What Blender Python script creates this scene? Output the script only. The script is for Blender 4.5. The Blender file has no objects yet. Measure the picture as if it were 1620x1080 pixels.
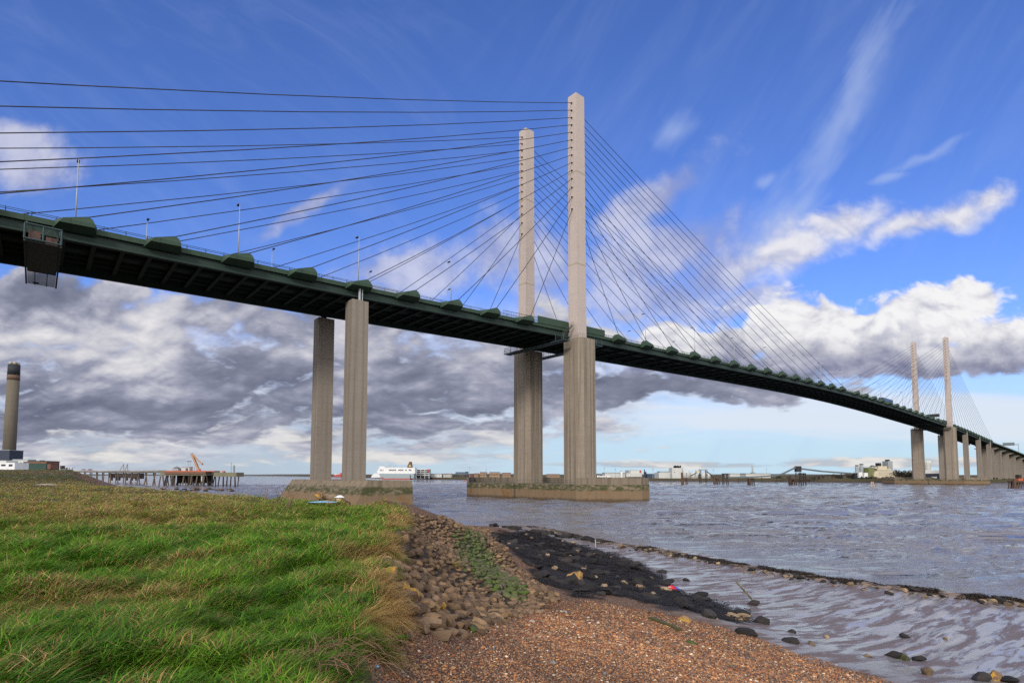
import bpy, math, random
import numpy as np
from mathutils import Vector, Matrix
random.seed(7)
RNG = np.random.default_rng(11)
SC = bpy.context.scene
COL = SC.collection
# ------------------------------------------------------------------ camera (solved from the bridge's real proportions)
F, PITCH, CY, EYE, AZ, BX, BY, ROLL = 877.46, 0.0636, 695.7, 6.8, 0.8605, 12.0, 170.13, 0.0015
TP = 11.19
cam_d = bpy.data.cameras.new('camera'); cam = bpy.data.objects.new('camera', cam_d); COL.objects.link(cam)
cam_d.sensor_fit = 'HORIZONTAL'; cam_d.sensor_width = 36.0; cam_d.lens = 36.0 * F / 1620.0
cam_d.shift_y = (CY - 540.0) / 1620.0
cam_d.clip_start = 0.2; cam_d.clip_end = 30000
cam.matrix_world = Matrix.Translation((0, 0, EYE)) @ Matrix.Rotation(math.pi / 2 + PITCH, 4, 'X') @ Matrix.Rotation(ROLL, 4, 'Z')
SC.camera = cam
SC.view_settings.view_transform = 'Standard'; SC.view_settings.look = 'None'
SC.view_settings.exposure = 0.0; SC.view_settings.gamma = 1.0
SC.cycles.max_bounces = 5; SC.cycles.diffuse_bounces = 2; SC.cycles.glossy_bounces = 3
SC.cycles.transparent_max_bounces = 8; SC.cycles.transmission_bounces = 2
SC.cycles.use_denoising = False; SC.cycles.adaptive_threshold = 0.004
SC.cycles.caustics_reflective = False; SC.cycles.caustics_refractive = False

def ray(u, v):
    x, y = u - 810.0, v - CY
    x, y = x * math.cos(ROLL) + y * math.sin(ROLL), -x * math.sin(ROLL) + y * math.cos(ROLL)
    a, b = x / F, -y / F
    return np.array([a, math.cos(PITCH) - b * math.sin(PITCH), math.sin(PITCH) + b * math.cos(PITCH)])
def at(u, v, D):
    d = ray(u, v); k = D / d[1]
    return Vector((d[0] * k, D, EYE + d[2] * k))
def on_z(u, v, z):
    d = ray(u, v); k = (z - EYE) / d[2]
    return Vector((d[0] * k, d[1] * k, z))
# ------------------------------------------------------------------ object helpers
def tag(o, label=None, cat=None, group=None, kind=None):
    if label: o['label'] = label
    if cat: o['category'] = cat
    if group: o['group'] = group
    if kind: o['kind'] = kind
    return o
def empty(name, loc, label=None, cat=None, group=None, rz=0.0):
    o = bpy.data.objects.new(name, None); COL.objects.link(o)
    o.location = loc; o.rotation_euler = (0, 0, rz); o.empty_display_size = 0.5
    return tag(o, label, cat, group)
def kids(o): return list(o.children)
def dup(o, parent=None, **kw):
    c = o.copy(); COL.objects.link(c)
    if parent is not None: c.parent = parent
    for k in kids(o): dup(k, c)
    for k, v in kw.items(): setattr(c, k, v)
    return c
class MB:
    def __init__(self): self.v = []; self.f = []; self.m = []
    def add(self, vs, fs, mi=0):
        n = len(self.v); self.v += [tuple(map(float, q)) for q in vs]
        self.f += [tuple(n + i for i in f) for f in fs]; self.m += [mi] * len(fs); return self
    def box(self, c, s, rz=0.0, mi=0, top=None, rx=0.0):
        hx, hy, hz = s[0] / 2, s[1] / 2, s[2] / 2
        tx, ty = top if top else (1, 1)
        pts = [(-hx, -hy, -hz), (hx, -hy, -hz), (hx, hy, -hz), (-hx, hy, -hz), (-hx * tx, -hy * ty, hz), (hx * tx, -hy * ty, hz), (hx * tx, hy * ty, hz), (-hx * tx, hy * ty, hz)]
        R = Matrix.Rotation(rz, 3, 'Z') @ Matrix.Rotation(rx, 3, 'X'); C = Vector(c)
        return self.add([R @ Vector(q) + C for q in pts], [(0, 3, 2, 1), (4, 5, 6, 7), (0, 1, 5, 4), (1, 2, 6, 5), (2, 3, 7, 6), (3, 0, 4, 7)], mi)
    def bb(self, x0, x1, y0, y1, z0, z1, mi=0):
        return self.box(((x0 + x1) / 2, (y0 + y1) / 2, (z0 + z1) / 2), (abs(x1 - x0), abs(y1 - y0), abs(z1 - z0)), 0, mi)
    def tube(self, a, b, r, n=6, r2=None, mi=0, caps=True):
        a, b = Vector(a), Vector(b); d = (b - a)
        if d.length < 1e-6: return self
        q = d.to_track_quat('Z', 'Y').to_matrix(); r2 = r if r2 is None else r2
        vs = []
        for P, R in ((a, r), (b, r2)):
            for i in range(n):
                t = 2 * math.pi * i / n; vs.append(P + q @ Vector((R * math.cos(t), R * math.sin(t), 0)))
        fs = [(i, (i + 1) % n, n + (i + 1) % n, n + i) for i in range(n)]
        if caps: fs += [tuple(range(n - 1, -1, -1)), tuple(range(n, 2 * n))]
        return self.add(vs, fs, mi)
    def path(self, pts, r, n=5):
        for a, b in zip(pts[:-1], pts[1:]): self.tube(a, b, r, n)
        return self
    def lathe(self, c, prof, n=20, mi=0):
        C = Vector(c); vs = []
        for r, z in prof:
            for i in range(n):
                t = 2 * math.pi * i / n; vs.append(C + Vector((r * math.cos(t), r * math.sin(t), z)))
        fs = []
        for k in range(len(prof) - 1):
            for i in range(n): fs.append((k * n + i, k * n + (i + 1) % n, (k + 1) * n + (i + 1) % n, (k + 1) * n + i))
        fs.append(tuple(range(n - 1, -1, -1))); fs.append(tuple((len(prof) - 1) * n + i for i in range(n)))
        return self.add(vs, fs, mi)
    def prism(self, p0, p1, mi=0):          # two matching rings of points
        n = len(p0)
        return self.add(list(p0) + list(p1), [(i, (i + 1) % n, n + (i + 1) % n, n + i) for i in range(n)] + [tuple(range(n - 1, -1, -1)), tuple(range(n, 2 * n))], mi)
    def build(self, name, mat, parent=None, smooth=False, loc=None, local=True):
        me = bpy.data.meshes.new(name)
        off = Vector((0, 0, 0))
        if loc is not None: off = Vector(loc)
        me.from_pydata([tuple(Vector(q) - off) for q in self.v], [], self.f)
        mats = mat if isinstance(mat, (list, tuple)) else [mat]
        for m in mats: me.materials.append(m)
        if len(mats) > 1:
            me.polygons.foreach_set('material_index', self.m)
        import bmesh
        bm = bmesh.new(); bm.from_mesh(me); bmesh.ops.recalc_face_normals(bm, faces=bm.faces); bm.to_mesh(me); bm.free()
        if smooth:
            me.polygons.foreach_set('use_smooth', [True] * len(me.polygons))
        o = bpy.data.objects.new(name, me); COL.objects.link(o)
        if parent is not None: o.parent = parent
        if loc is not None: o.location = off
        return o
def raw_mesh(name, V, Fl, mat, cols=None, smooth=False, parent=None):
    """big numpy mesh: V (n,3); Fl list of (m,k) int arrays; cols dict name -> (n,4)"""
    me = bpy.data.meshes.new(name); V = np.asarray(V, dtype=np.float32)
    me.vertices.add(len(V)); me.vertices.foreach_set('co', V.ravel())
    idx = np.concatenate([a.ravel() for a in Fl]).astype(np.int32)
    ln = np.concatenate([np.full(len(a), a.shape[1]) for a in Fl]).astype(np.int32)
    me.loops.add(len(idx)); me.loops.foreach_set('vertex_index', idx)
    me.polygons.add(len(ln)); me.polygons.foreach_set('loop_start', np.concatenate([[0], np.cumsum(ln)[:-1]]).astype(np.int32))
    if smooth: me.polygons.foreach_set('use_smooth', np.ones(len(ln), dtype=bool))
    me.update(calc_edges=True); me.validate()
    for k, c in (cols or {}).items():
        a = me.attributes.new(k, 'FLOAT_COLOR', 'POINT'); a.data.foreach_set('color', np.asarray(c, dtype=np.float32).ravel())
    me.materials.append(mat)
    o = bpy.data.objects.new(name, me); COL.objects.link(o)
    if parent is not None: o.parent = parent
    return o
# ------------------------------------------------------------------ numpy noise
def _h(ix, iy, s):
    n = (ix.astype(np.int64) * 374761393 + iy.astype(np.int64) * 668265263 + s * 974711) & 0x7fffffff
    n = ((n ^ (n >> 13)) * 1274126177) & 0x7fffffff
    return ((n ^ (n >> 16)) & 0xffff) / 65535.0
def vnoise(x, y, s=0):
    x = np.asarray(x, dtype=np.float64); y = np.asarray(y, dtype=np.float64)
    ix, iy = np.floor(x), np.floor(y); fx, fy = x - ix, y - iy
    fx = fx * fx * (3 - 2 * fx); fy = fy * fy * (3 - 2 * fy)
    a, b, c, d = _h(ix, iy, s), _h(ix + 1, iy, s), _h(ix, iy + 1, s), _h(ix + 1, iy + 1, s)
    return (a * (1 - fx) + b * fx) * (1 - fy) + (c * (1 - fx) + d * fx) * fy
def fbm(x, y, s=0, o=4):
    t, a, n = 0.0, 0.5, 0.0
    for k in range(o): t = t + a * vnoise(x * 2 ** k, y * 2 ** k, s + k * 17); n += a; a *= 0.5
    return t / n
def sstep(a, b, x):
    t = np.clip((np.asarray(x) - a) / (b - a), 0, 1); return t * t * (3 - 2 * t)
# ------------------------------------------------------------------ node helpers
class NT:
    def __init__(self, nt): self.nt = nt
    def n(self, t, **kw):
        nd = self.nt.nodes.new(t)
        for k, v in kw.items(): setattr(nd, k, v)
        return nd
    def put(self, sock, v):
        if hasattr(v, 'is_output') or isinstance(v, bpy.types.NodeSocket): self.nt.links.new(v, sock)
        elif v is not None:
            if isinstance(v, (int, float)) and hasattr(sock.default_value, '__len__'): v = (v,) * len(sock.default_value)
            elif hasattr(v, '__len__') and hasattr(sock.default_value, '__len__') and len(v) == 3 and len(sock.default_value) == 4: v = (*v, 1.0)
            sock.default_value = v
    def m(self, op, a, b=None, c=None, clamp=False):
        nd = self.n('ShaderNodeMath', operation=op, use_clamp=clamp)
        self.put(nd.inputs[0], a); self.put(nd.inputs[1], b); self.put(nd.inputs[2], c); return nd.outputs[0]
    def vm(self, op, a, b=None, out=0):
        nd = self.n('ShaderNodeVectorMath', operation=op); self.put(nd.inputs[0], a)
        if b is not None: self.put(nd.inputs[1], b)
        return nd.outputs[out]
    def ss(self, x, a, b):                      # smoothstep
        nd = self.n('ShaderNodeMapRange', interpolation_type='SMOOTHSTEP')
        self.put(nd.inputs[0], x); nd.inputs[1].default_value = a; nd.inputs[2].default_value = b
        nd.inputs[3].default_value = 0.0; nd.inputs[4].default_value = 1.0; return nd.outputs[0]
    def mix(self, f, a, b, blend='MIX'):
        nd = self.n('ShaderNodeMix', data_type='RGBA', blend_type=blend)
        self.put(nd.inputs[0], f); self.put(nd.inputs[6], a); self.put(nd.inputs[7], b); return nd.outputs[2]
    def noise(self, vec, scale, detail=3, rough=0.55, dist=0.0, out=0, dims='3D'):
        nd = self.n('ShaderNodeTexNoise', noise_dimensions=dims); self.put(nd.inputs['Vector'], vec)
        nd.inputs['Scale'].default_value = scale; nd.inputs['Detail'].default_value = detail
        nd.inputs['Roughness'].default_value = rough; nd.inputs['Distortion'].default_value = dist; return nd.outputs[out]
    def voro(self, vec, scale, feat='F1', out='Distance', rnd=1.0):
        nd = self.n('ShaderNodeTexVoronoi', feature=feat); self.put(nd.inputs['Vector'], vec); nd.inputs['Scale'].default_value = scale
        nd.inputs['Randomness'].default_value = rnd; return nd.outputs[out]
    def map(self, vec, loc=(0, 0, 0), rot=(0, 0, 0), sc=(1, 1, 1), typ='POINT'):
        nd = self.n('ShaderNodeMapping', vector_type=typ); self.put(nd.inputs[0], vec)
        nd.inputs[1].default_value = loc; nd.inputs[2].default_value = rot; nd.inputs[3].default_value = sc; return nd.outputs[0]
    def ramp(self, f, stops, interp='LINEAR'):
        nd = self.n('ShaderNodeValToRGB'); self.put(nd.inputs[0], f); e = nd.color_ramp.elements; nd.color_ramp.interpolation = interp
        while len(e) > 1: e.remove(e[-1])
        for i, (p, c) in enumerate(stops):
            q = e[0] if i == 0 else e.new(p); q.position = p; q.color = (*c, 1.0)
        return nd.outputs[0]
    def bump(self, h, strength=0.5, dist=0.1, normal=None):
        nd = self.n('ShaderNodeBump'); self.put(nd.inputs['Height'], h); nd.inputs['Strength'].default_value = strength
        nd.inputs['Distance'].default_value = dist
        if normal is not None: self.put(nd.inputs['Normal'], normal)
        return nd.outputs[0]
    def pos(self): return self.n('ShaderNodeNewGeometry').outputs['Position']
    def obj(self): return self.n('ShaderNodeTexCoord').outputs['Object']
    def rnd(self): return self.n('ShaderNodeObjectInfo').outputs['Random']
    def attr(self, name, out='Color'): return self.n('ShaderNodeAttribute', attribute_name=name).outputs[out]
    def sep(self, v):
        nd = self.n('ShaderNodeSeparateXYZ'); self.put(nd.inputs[0], v); return nd.outputs
    def comb(self, x, y, z):
        nd = self.n('ShaderNodeCombineXYZ'); self.put(nd.inputs[0], x); self.put(nd.inputs[1], y); self.put(nd.inputs[2], z); return nd.outputs[0]
def new_mat(name, rough=0.8, spec=0.3, metal=0.0):
    m = bpy.data.materials.new(name); m.use_nodes = True; t = NT(m.node_tree)
    b = m.node_tree.nodes['Principled BSDF']; b.inputs['Roughness'].default_value = rough
    b.inputs['Specular IOR Level'].default_value = spec; b.inputs['Metallic'].default_value = metal
    return m, t, b
def plain(name, col, rough=0.75, var=0.18, scale=0.6, metal=0.0, spec=0.3):
    """a paint or stone with soft uneven wear"""
    m, t, b = new_mat(name, rough, spec, metal)
    f = t.noise(t.pos(), scale, 4, 0.6)
    c = t.mix(f, tuple(x * (1 - var) for x in col), tuple(min(1, x * (1 + var)) for x in col))
    t.put(b.inputs['Base Color'], c)
    return m
# ------------------------------------------------------------------ daylight: sky, clouds and one soft sun
SUN_EL, SUN_AZ = math.radians(25), math.radians(195)      # low winter sun behind the photographer, a little to the left
world = bpy.data.worlds.new('World'); SC.world = world; world.use_nodes = True
def make_sky():
    nt = world.node_tree; nt.nodes.clear(); t = NT(nt)
    out = t.n('ShaderNodeOutputWorld'); bg = t.n('ShaderNodeBackground'); bg.inputs[1].default_value = 0.1
    nt.links.new(bg.outputs[0], out.inputs[0])
    sky = t.n('ShaderNodeTexSky', sky_type='NISHITA'); sky.sun_disc = False
    sky.sun_elevation = SUN_EL; sky.sun_rotation = SUN_AZ; sky.air_density = 1.0; sky.dust_density = 0.3; sky.ozone_density = 3.0
    d = t.n('ShaderNodeTexCoord').outputs['Generated']
    dx, dy, dz = t.sep(d)[:3]
    yy = t.m('MAXIMUM', dy, 0.15)
    u, w = t.m('DIVIDE', dx, yy), t.m('DIVIDE', dz, yy)
    front = t.ss(dy, 0.05, 0.35)
    def C(px, py):
        r = ray(px, py); return r[0] / r[1], r[2] / r[1]
    ch = t.comb(u, w, 0.0)
    lw = t.m('LOGARITHM', t.m('MAXIMUM', t.m('ADD', w, 0.11), 0.02), math.e)
    pq = t.comb(t.m('MULTIPLY', u, 2.3), t.m('MULTIPLY', lw, 1.5), 0.0)        # cloud-deck perspective
    wob = t.noise(ch, 5.0, 3, 0.6, out=1)
    wv = t.vm('SCALE', t.vm('SUBTRACT', wob, (0.5, 0.5, 0.5))); wv.node.inputs['Scale'].default_value = 0.09
    chw = t.vm('ADD', ch, wv)
    def blobs(lst, vec):
        r = None
        for b in lst:
            px, py, rx, ry = b[:4]; a = math.radians(b[4]) if len(b) > 4 else 0.0
            cu, cw = C(px, py)
            q = t.map(vec, (cu, cw, 0), (0, 0, -a), (rx / 870.0, ry / 870.0, 1), 'TEXTURE')
            q = t.vm('MULTIPLY', q, (1, 1, 0)); l = t.vm('LENGTH', q, out=1)
            r = l if r is None else t.m('SMOOTH_MIN', r, l, 0.25)
        return t.m('SUBTRACT', 1.0, r)                                          # 1 at a core, 0 on the rim, negative outside
    def puff(v, f0, oct=4, g=2.17, a=0.5):
        """rounded billows: high inside each lump, low in the creases"""
        s = None; tot = 0.0
        for k in range(oct):
            q = t.noise(t.vm('ADD', v, (3.7 * k, 1.9 * k, 0.0)), f0 * g ** k, 0, 0.5, 0.0)
            m = t.m('MULTIPLY', t.m('ABSOLUTE', t.m('SUBTRACT', q, 0.5)), 2.0 * a ** k); tot += a ** k
            s = m if s is None else t.m('ADD', s, m)
        return t.m('MULTIPLY', s, 1.0 / tot)
    n1 = t.noise(pq, 1.7, 5, 0.5, 0.2); n2 = t.noise(pq, 7.0, 5, 0.62, 0.4)
    pqs = t.vm('ADD', pq, t.vm('MULTIPLY', wv, (0.8, 0.8, 0.0)))
    pa = puff(pqs, 3.1, 5); pa2 = puff(t.vm('ADD', pqs, (-0.03, 0.07, 0.0)), 3.1, 4); rel1 = t.m('SUBTRACT', pa, pa2)
    chs = t.vm('MULTIPLY', chw, (1.0, 1.5, 1.0))
    pb = puff(chs, 9.0, 5); pb2 = puff(t.vm('ADD', chs, (-0.008, 0.022, 0.0)), 9.0, 4); relief = t.m('SUBTRACT', pb, pb2)
    nb = t.noise(ch, 7.0, 7, 0.58, 0.15)
    def col(c): return tuple(((x / 255.0) / 12.92 if x < 10.3 else ((x / 255.0 + 0.055) / 1.055) ** 2.4) * 10.0 for x in c)
    base = t.mix(1.0, sky.outputs[0], SKY_TINT, 'MULTIPLY')
    # pale air low down: brighter to the right, greyer to the left
    side = t.ss(u, -0.7, 0.25)
    pale = t.mix(side, col((180, 192, 205)), col((196, 224, 240)))
    vf = t.ss(w, 0.33, 0.02)
    acc = t.mix(t.m('MULTIPLY', vf, 0.97), base, pale)
    # thin high streaks
    st = t.noise(t.map(ch, rot=(0, 0, math.radians(57)), sc=(0.7, 0.12, 1), typ='TEXTURE'), 1.7, 5, 0.6, 0.6)
    st2 = t.noise(t.map(ch, rot=(0, 0, math.radians(-36)), sc=(0.5, 0.12, 1), typ='TEXTURE'), 1.6, 5, 0.62, 0.8)
    left = t.ss(u, 0.15, -0.25)
    sa = t.mix(left, st, st2)
    wisp = t.m('MULTIPLY', t.ss(sa, 0.38, 0.9), 0.17)
    acc = t.mix(wisp, acc, col((165, 185, 235)))
    cir = blobs([(1330, 185, 250, 30, -61), (1215, 365, 110, 42, -60), (1255, 345, 75, 30, -35), (1470, 245, 80, 10, -25), (1405, 283, 35, 10, -15), (1078, 205, 36, 30, -30), (1210, 290, 22, 14, -20)], chw)
    ca = t.m('MULTIPLY', t.ss(t.m('ADD', cir, t.m('MULTIPLY', t.m('SUBTRACT', st, 0.5), 1.7)), -0.3, 1.1), 0.5)
    acc = t.mix(ca, acc, col((178, 196, 236)))
    # soft lit scraps between and beside the pylons
    sc_ = blobs([(1035, 310, 120, 34, -32), (1075, 385, 130, 62, -20), (985, 420, 95, 55, -10), (1040, 470, 170, 55), (1130, 430, 110, 55, -25), (640, 430, 130, 50), (480, 330, 90, 16, -30), (22, 215, 78, 32), (55, 262, 85, 48), (790, 400, 70, 60), (860, 420, 60, 90), (1180, 480, 90, 26, -15)], chw)
    sa2 = t.m('MULTIPLY', t.ss(t.m('ADD', sc_, t.m('MULTIPLY', t.m('SUBTRACT', nb, 0.5), 2.6)), -0.3, 0.75), 0.78)
    acc = t.mix(sa2, acc, t.mix(t.ss(nb, 0.4, 0.65), col((158, 164, 200)), col((214, 214, 228))))
    # low rows of little cumulus far off
    wl = t.noise(t.map(ch, sc=(3.2, 15.0, 1)), 1.6, 6, 0.6, 0.2)
    band = blobs([(200, 690, 420, 34), (560, 692, 420, 32), (620, 722, 300, 12), (170, 722, 330, 16), (790, 690, 120, 22), (950, 680, 90, 13), (1420, 732, 330, 12), (1050, 735, 300, 8), (330, 668, 420, 18)], ch)
    ea = t.ss(t.m('ADD', t.m('MINIMUM', band, 0.55), t.m('MULTIPLY', t.m('SUBTRACT', wl, 0.5), 3.2)), 0.12, 0.62)
    ecol = t.mix(t.ss(wl, 0.40, 0.60), col((152, 157, 175)), col((232, 229, 224)))
    acc = t.mix(t.m('MULTIPLY', ea, 0.95), acc, ecol)
    # thin bright sheet to the right, below the big cloud
    sh = t.noise(t.map(ch, sc=(1.2, 11.0, 1)), 2.0, 5, 0.6, 0.5)
    sb = blobs([(1250, 660, 420, 40), (1560, 660, 260, 46)], ch)
    acc = t.mix(t.m('MULTIPLY', t.ss(t.m('ADD', sb, t.m('MULTIPLY', t.m('SUBTRACT', sh, 0.5), 2.5)), -0.35, 0.7), 0.8), acc, col((226, 232, 242)))
    # elongated sunlit clouds, upper right
    Cd = t.m('ADD', blobs([(1250, 400, 105, 46, -14), (1330, 366, 110, 42, -14), (1435, 358, 90, 26, -20), (1500, 335, 90, 34, -18), (1562, 312, 66, 32, -8)], chw), t.m('ADD', t.m('MULTIPLY', t.m('SUBTRACT', nb, 0.5), 1.5), t.m('MULTIPLY', t.m('SUBTRACT', pb, 0.24), 0.8)))
    Ca = t.m('MULTIPLY', t.ss(Cd, -0.1, 0.75), 0.93)
    Cc = t.mix(t.ss(t.m('ADD', t.m('MULTIPLY', relief, 0.9), nb), 0.15, 0.75), col((186, 190, 216)), col((238, 236, 240)))
    acc = t.mix(Ca, acc, Cc)
    # the broad grey deck behind the near pylons
    under = blobs([(200, 600, 560, 150), (640, 590, 460, 150), (980, 600, 330, 60)], chw)
    acc = t.mix(t.m('MULTIPLY', t.ss(t.m('ADD', under, t.m('MULTIPLY', t.m('SUBTRACT', n1, 0.5), 1.2)), -0.05, 0.5), 0.72), acc, t.mix(t.ss(n2, 0.35, 0.65), col((176, 182, 202)), col((222, 223, 230))))
    Ad = t.m('ADD', blobs([(200, 610, 540, 118), (620, 605, 420, 118), (100, 660, 380, 60), (960, 610, 330, 42), (70, 500, 260, 78), (540, 520, 330, 70), (840, 560, 240, 80), (330, 500, 160, 45), (1180, 600, 220, 38), (450, 470, 90, 25, -15)], chw), t.m('MULTIPLY', t.m('SUBTRACT', n1, 0.5), 1.5))
    Ad = t.m('ADD', Ad, t.m('MULTIPLY', t.m('SUBTRACT', pa, 0.24), 2.2))
    Aa = t.ss(Ad, 0.0, 0.42)
    lo = blobs([(160, 650, 470, 50), (640, 645, 330, 60), (960, 615, 360, 36), (60, 470, 150, 50), (540, 480, 110, 26), (400, 590, 160, 40), (1180, 590, 160, 30)], chw)
    sv = t.m('ADD', t.m('ADD', t.m('MULTIPLY', t.m('SUBTRACT', n1, 0.5), 1.5), t.m('MULTIPLY', t.m('SUBTRACT', n2, 0.5), 0.30)), t.m('ADD', t.m('ADD', t.m('MULTIPLY', t.m('SUBTRACT', pa, 0.24), 0.35), t.m('MULTIPLY', rel1, 0.75)), 0.585))
    sv = t.m('SUBTRACT', sv, t.m('MULTIPLY', t.ss(lo, -0.5, 0.9), 0.34))
    Ac = t.ramp(sv, [(0.0, col((106, 111, 133))), (0.3, col((129, 134, 155))), (0.48, col((155, 158, 177))), (0.66, col((188, 189, 202))), (1.0, col((230, 228, 230)))])
    acc = t.mix(Aa, acc, Ac)
    # the tall white cumulus to the right with its grey base
    Bd = t.m('ADD', blobs([(1280, 525, 130, 76), (1380, 540, 150, 66), (1465, 505, 115, 68, -15), (1535, 470, 70, 42, -15), (1420, 572, 300, 38), (1600, 545, 130, 62), (1150, 545, 120, 44, -10), (1060, 565, 110, 40)], chw), t.m('ADD', t.m('MULTIPLY', t.m('SUBTRACT', nb, 0.5), 0.8), t.m('MULTIPLY', t.m('SUBTRACT', pb, 0.24), 1.15)))
    Ba = t.ss(Bd, 0.0, 0.30)
    grey = t.ss(t.m('ADD', w, t.m('MULTIPLY', t.m('SUBTRACT', nb, 0.5), 0.16)), 0.275, 0.185)
    lit = t.mix(t.ss(t.m('ADD', t.m('MULTIPLY', relief, 1.1), nb), 0.10, 0.70), col((190, 192, 208)), col((246, 245, 246)))
    gcol = t.mix(t.ss(n2, 0.35, 0.7), col((126, 130, 158)), col((172, 174, 194)))
    acc = t.mix(Ba, acc, t.mix(grey, lit, gcol))
    # unseen sky behind the photographer: broken cloud, overbright to fill the foreground
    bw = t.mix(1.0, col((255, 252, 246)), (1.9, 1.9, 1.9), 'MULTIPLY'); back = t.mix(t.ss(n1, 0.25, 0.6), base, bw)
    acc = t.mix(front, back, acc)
    acc = t.mix(t.ss(dz, 0.0, -0.03), acc, col((120, 125, 140)))
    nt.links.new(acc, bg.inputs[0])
    world.cycles.sampling_method = 'MANUAL'; world.cycles.sample_map_resolution = 512
SKY_TINT = (0.93, 1.16, 1.92)
make_sky()
sun_d = bpy.data.lights.new('sun', 'SUN'); sun_d.energy = 2.8; sun_d.angle = math.radians(12); sun_d.color = (1.0, 0.93, 0.83)
sun = bpy.data.objects.new('sun', sun_d); COL.objects.link(sun)
sd = Vector((math.sin(SUN_AZ) * math.cos(SUN_EL), math.cos(SUN_AZ) * math.cos(SUN_EL), math.sin(SUN_EL)))
sun.rotation_euler = sd.to_track_quat('Z', 'Y').to_euler(); sun.location = (0, -40, 60)
# ------------------------------------------------------------------ materials of the bridge
def mat_pylon():
    m, t, b = new_mat('painted_pylon_steel', 0.55, 0.35); p = t.obj()
    f = t.noise(p, 0.35, 5, 0.6); s = t.noise(t.map(p, sc=(1.2, 1.2, 0.05)), 1.0, 4, 0.6)
    c = t.mix(f, (0.345, 0.288, 0.255), (0.405, 0.34, 0.30)); c = t.mix(t.ss(s, 0.55, 0.8), c, (0.29, 0.225, 0.185))
    zz = t.m('FRACT', t.m('MULTIPLY', t.sep(p)[2], 1 / 4.6)); c = t.mix(t.m('MULTIPLY', t.m('LESS_THAN', zz, 0.035), 0.16), c, (0.22, 0.17, 0.14))
    t.put(b.inputs['Base Color'], c); return m
def mat_concrete(name, a, c2, streak, line=True, algae=None):
    m, t, b = new_mat(name, 0.9, 0.2); p = t.pos()
    f = t.noise(p, 0.35, 6, 0.62); st = t.noise(t.map(p, sc=(1.1, 1.1, 0.02)), 1.0, 4, 0.6); g = t.noise(p, 0.9, 5, 0.6)
    c = t.mix(f, a, c2); c = t.mix(t.m('MULTIPLY', t.ss(st, 0.44, 0.70), 0.75), c, streak)
    c = t.mix(t.m('MULTIPLY', g, 0.25), c, (0.08, 0.07, 0.06))
    h = g
    if line:
        z = t.sep(p)[2]
        w = t.m('FRACT', t.m('MULTIPLY', z, 1 / 1.5)); l = t.m('LESS_THAN', w, 0.05)
        c = t.mix(t.m('MULTIPLY', l, 0.22), c, (0.10, 0.085, 0.07)); h = t.m('SUBTRACT', g, t.m('MULTIPLY', l, 0.5))
        lift = t.noise(t.comb(0.0, 0.0, t.m('FLOOR', t.m('MULTIPLY', z, 1 / 3.0))), 7.3, 0)
        c = t.mix(t.m('MULTIPLY', t.ss(lift, 0.4, 0.7), 0.18), c, (0.16, 0.13, 0.11))
    if algae:
        z0, z1, zl = algae; z = t.m('ADD', t.sep(p)[2], t.m('MULTIPLY', t.m('SUBTRACT', t.noise(t.map(p, sc=(0.7, 0.7, 0.10)), 1.0, 5, 0.65), 0.5), 1.3))
        band = t.m('MULTIPLY', t.ss(z, z0 - 0.5, z0), t.ss(z, z1 + 0.5, z1)); pat = t.ss(t.noise(t.map(p, sc=(0.6, 0.6, 1.6)), 0.9, 6, 0.7), 0.38, 0.56)
        low = t.ss(z, zl + 1.0, zl + 0.2)
        c = t.mix(t.m('MULTIPLY', t.ss(z, z0 + 0.3, z0 - 0.5), 0.75), c, (0.16, 0.105, 0.06))
        rust = t.ss(t.noise(t.map(p, sc=(1, 1, 0.6)), 0.33, 5, 0.7), 0.54, 0.64); c = t.mix(t.m('MULTIPLY', rust, t.ss(z, z0, z0 - 0.8)), c, (0.17, 0.075, 0.02))
        c = t.mix(t.m('MULTIPLY', band, t.m('MULTIPLY', pat, 0.85)), c, (0.034, 0.043, 0.012))
        c = t.mix(t.m('MULTIPLY', low, 0.8), c, (0.055, 0.04, 0.025))
    t.put(b.inputs['Base Color'], c); t.put(b.inputs['Normal'], t.bump(h, 0.2, 0.05)); return m
M_PYL = mat_pylon()
M_CONC = mat_concrete('river_pier_concrete', (0.20, 0.165, 0.128), (0.30, 0.25, 0.195), (0.085, 0.068, 0.052))
M_CONC2 = mat_concrete('plain_pier_concrete', (0.195, 0.168, 0.138), (0.25, 0.215, 0.178), (0.145, 0.115, 0.085))
M_CAIS = mat_concrete('tidal_caisson_concrete', (0.17, 0.132, 0.09), (0.25, 0.20, 0.14), (0.095, 0.075, 0.05), False, (3.1, 4.25, 0.1))
M_CAP = mat_concrete('parapet_concrete', (0.15, 0.12, 0.09), (0.23, 0.185, 0.14), (0.08, 0.068, 0.052), False)
def mat_green():
    m, t, b = new_mat('green_bridge_paint', 0.6, 0.3); p = t.obj(); x = t.sep(p)[0]
    f = t.noise(p, 0.4, 4, 0.6); st = t.noise(t.map(t.pos(), sc=(1.6, 1.6, 0.12)), 1.0, 4, 0.65)
    c = t.mix(f, (0.017, 0.038, 0.022), (0.027, 0.056, 0.033)); c = t.mix(t.m('MULTIPLY', t.ss(st, 0.54, 0.72), 0.5), c, (0.016, 0.018, 0.012))
    sm = t.m('LESS_THAN', t.m('FRACT', t.m('ADD', t.m('MULTIPLY', x, 1 / 6.03), 0.37)), 0.018); c = t.mix(t.m('MULTIPLY', sm, 0.7), c, (0.008, 0.014, 0.010))
    t.put(b.inputs['Base Color'], c); return m
M_GREEN = mat_green()
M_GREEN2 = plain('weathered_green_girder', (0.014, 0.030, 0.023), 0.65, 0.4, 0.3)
M_UNDER = plain('dark_soffit', (0.008, 0.011, 0.010), 0.9, 0.35, 0.3)  # near-black over the whole underside of the slab
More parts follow.
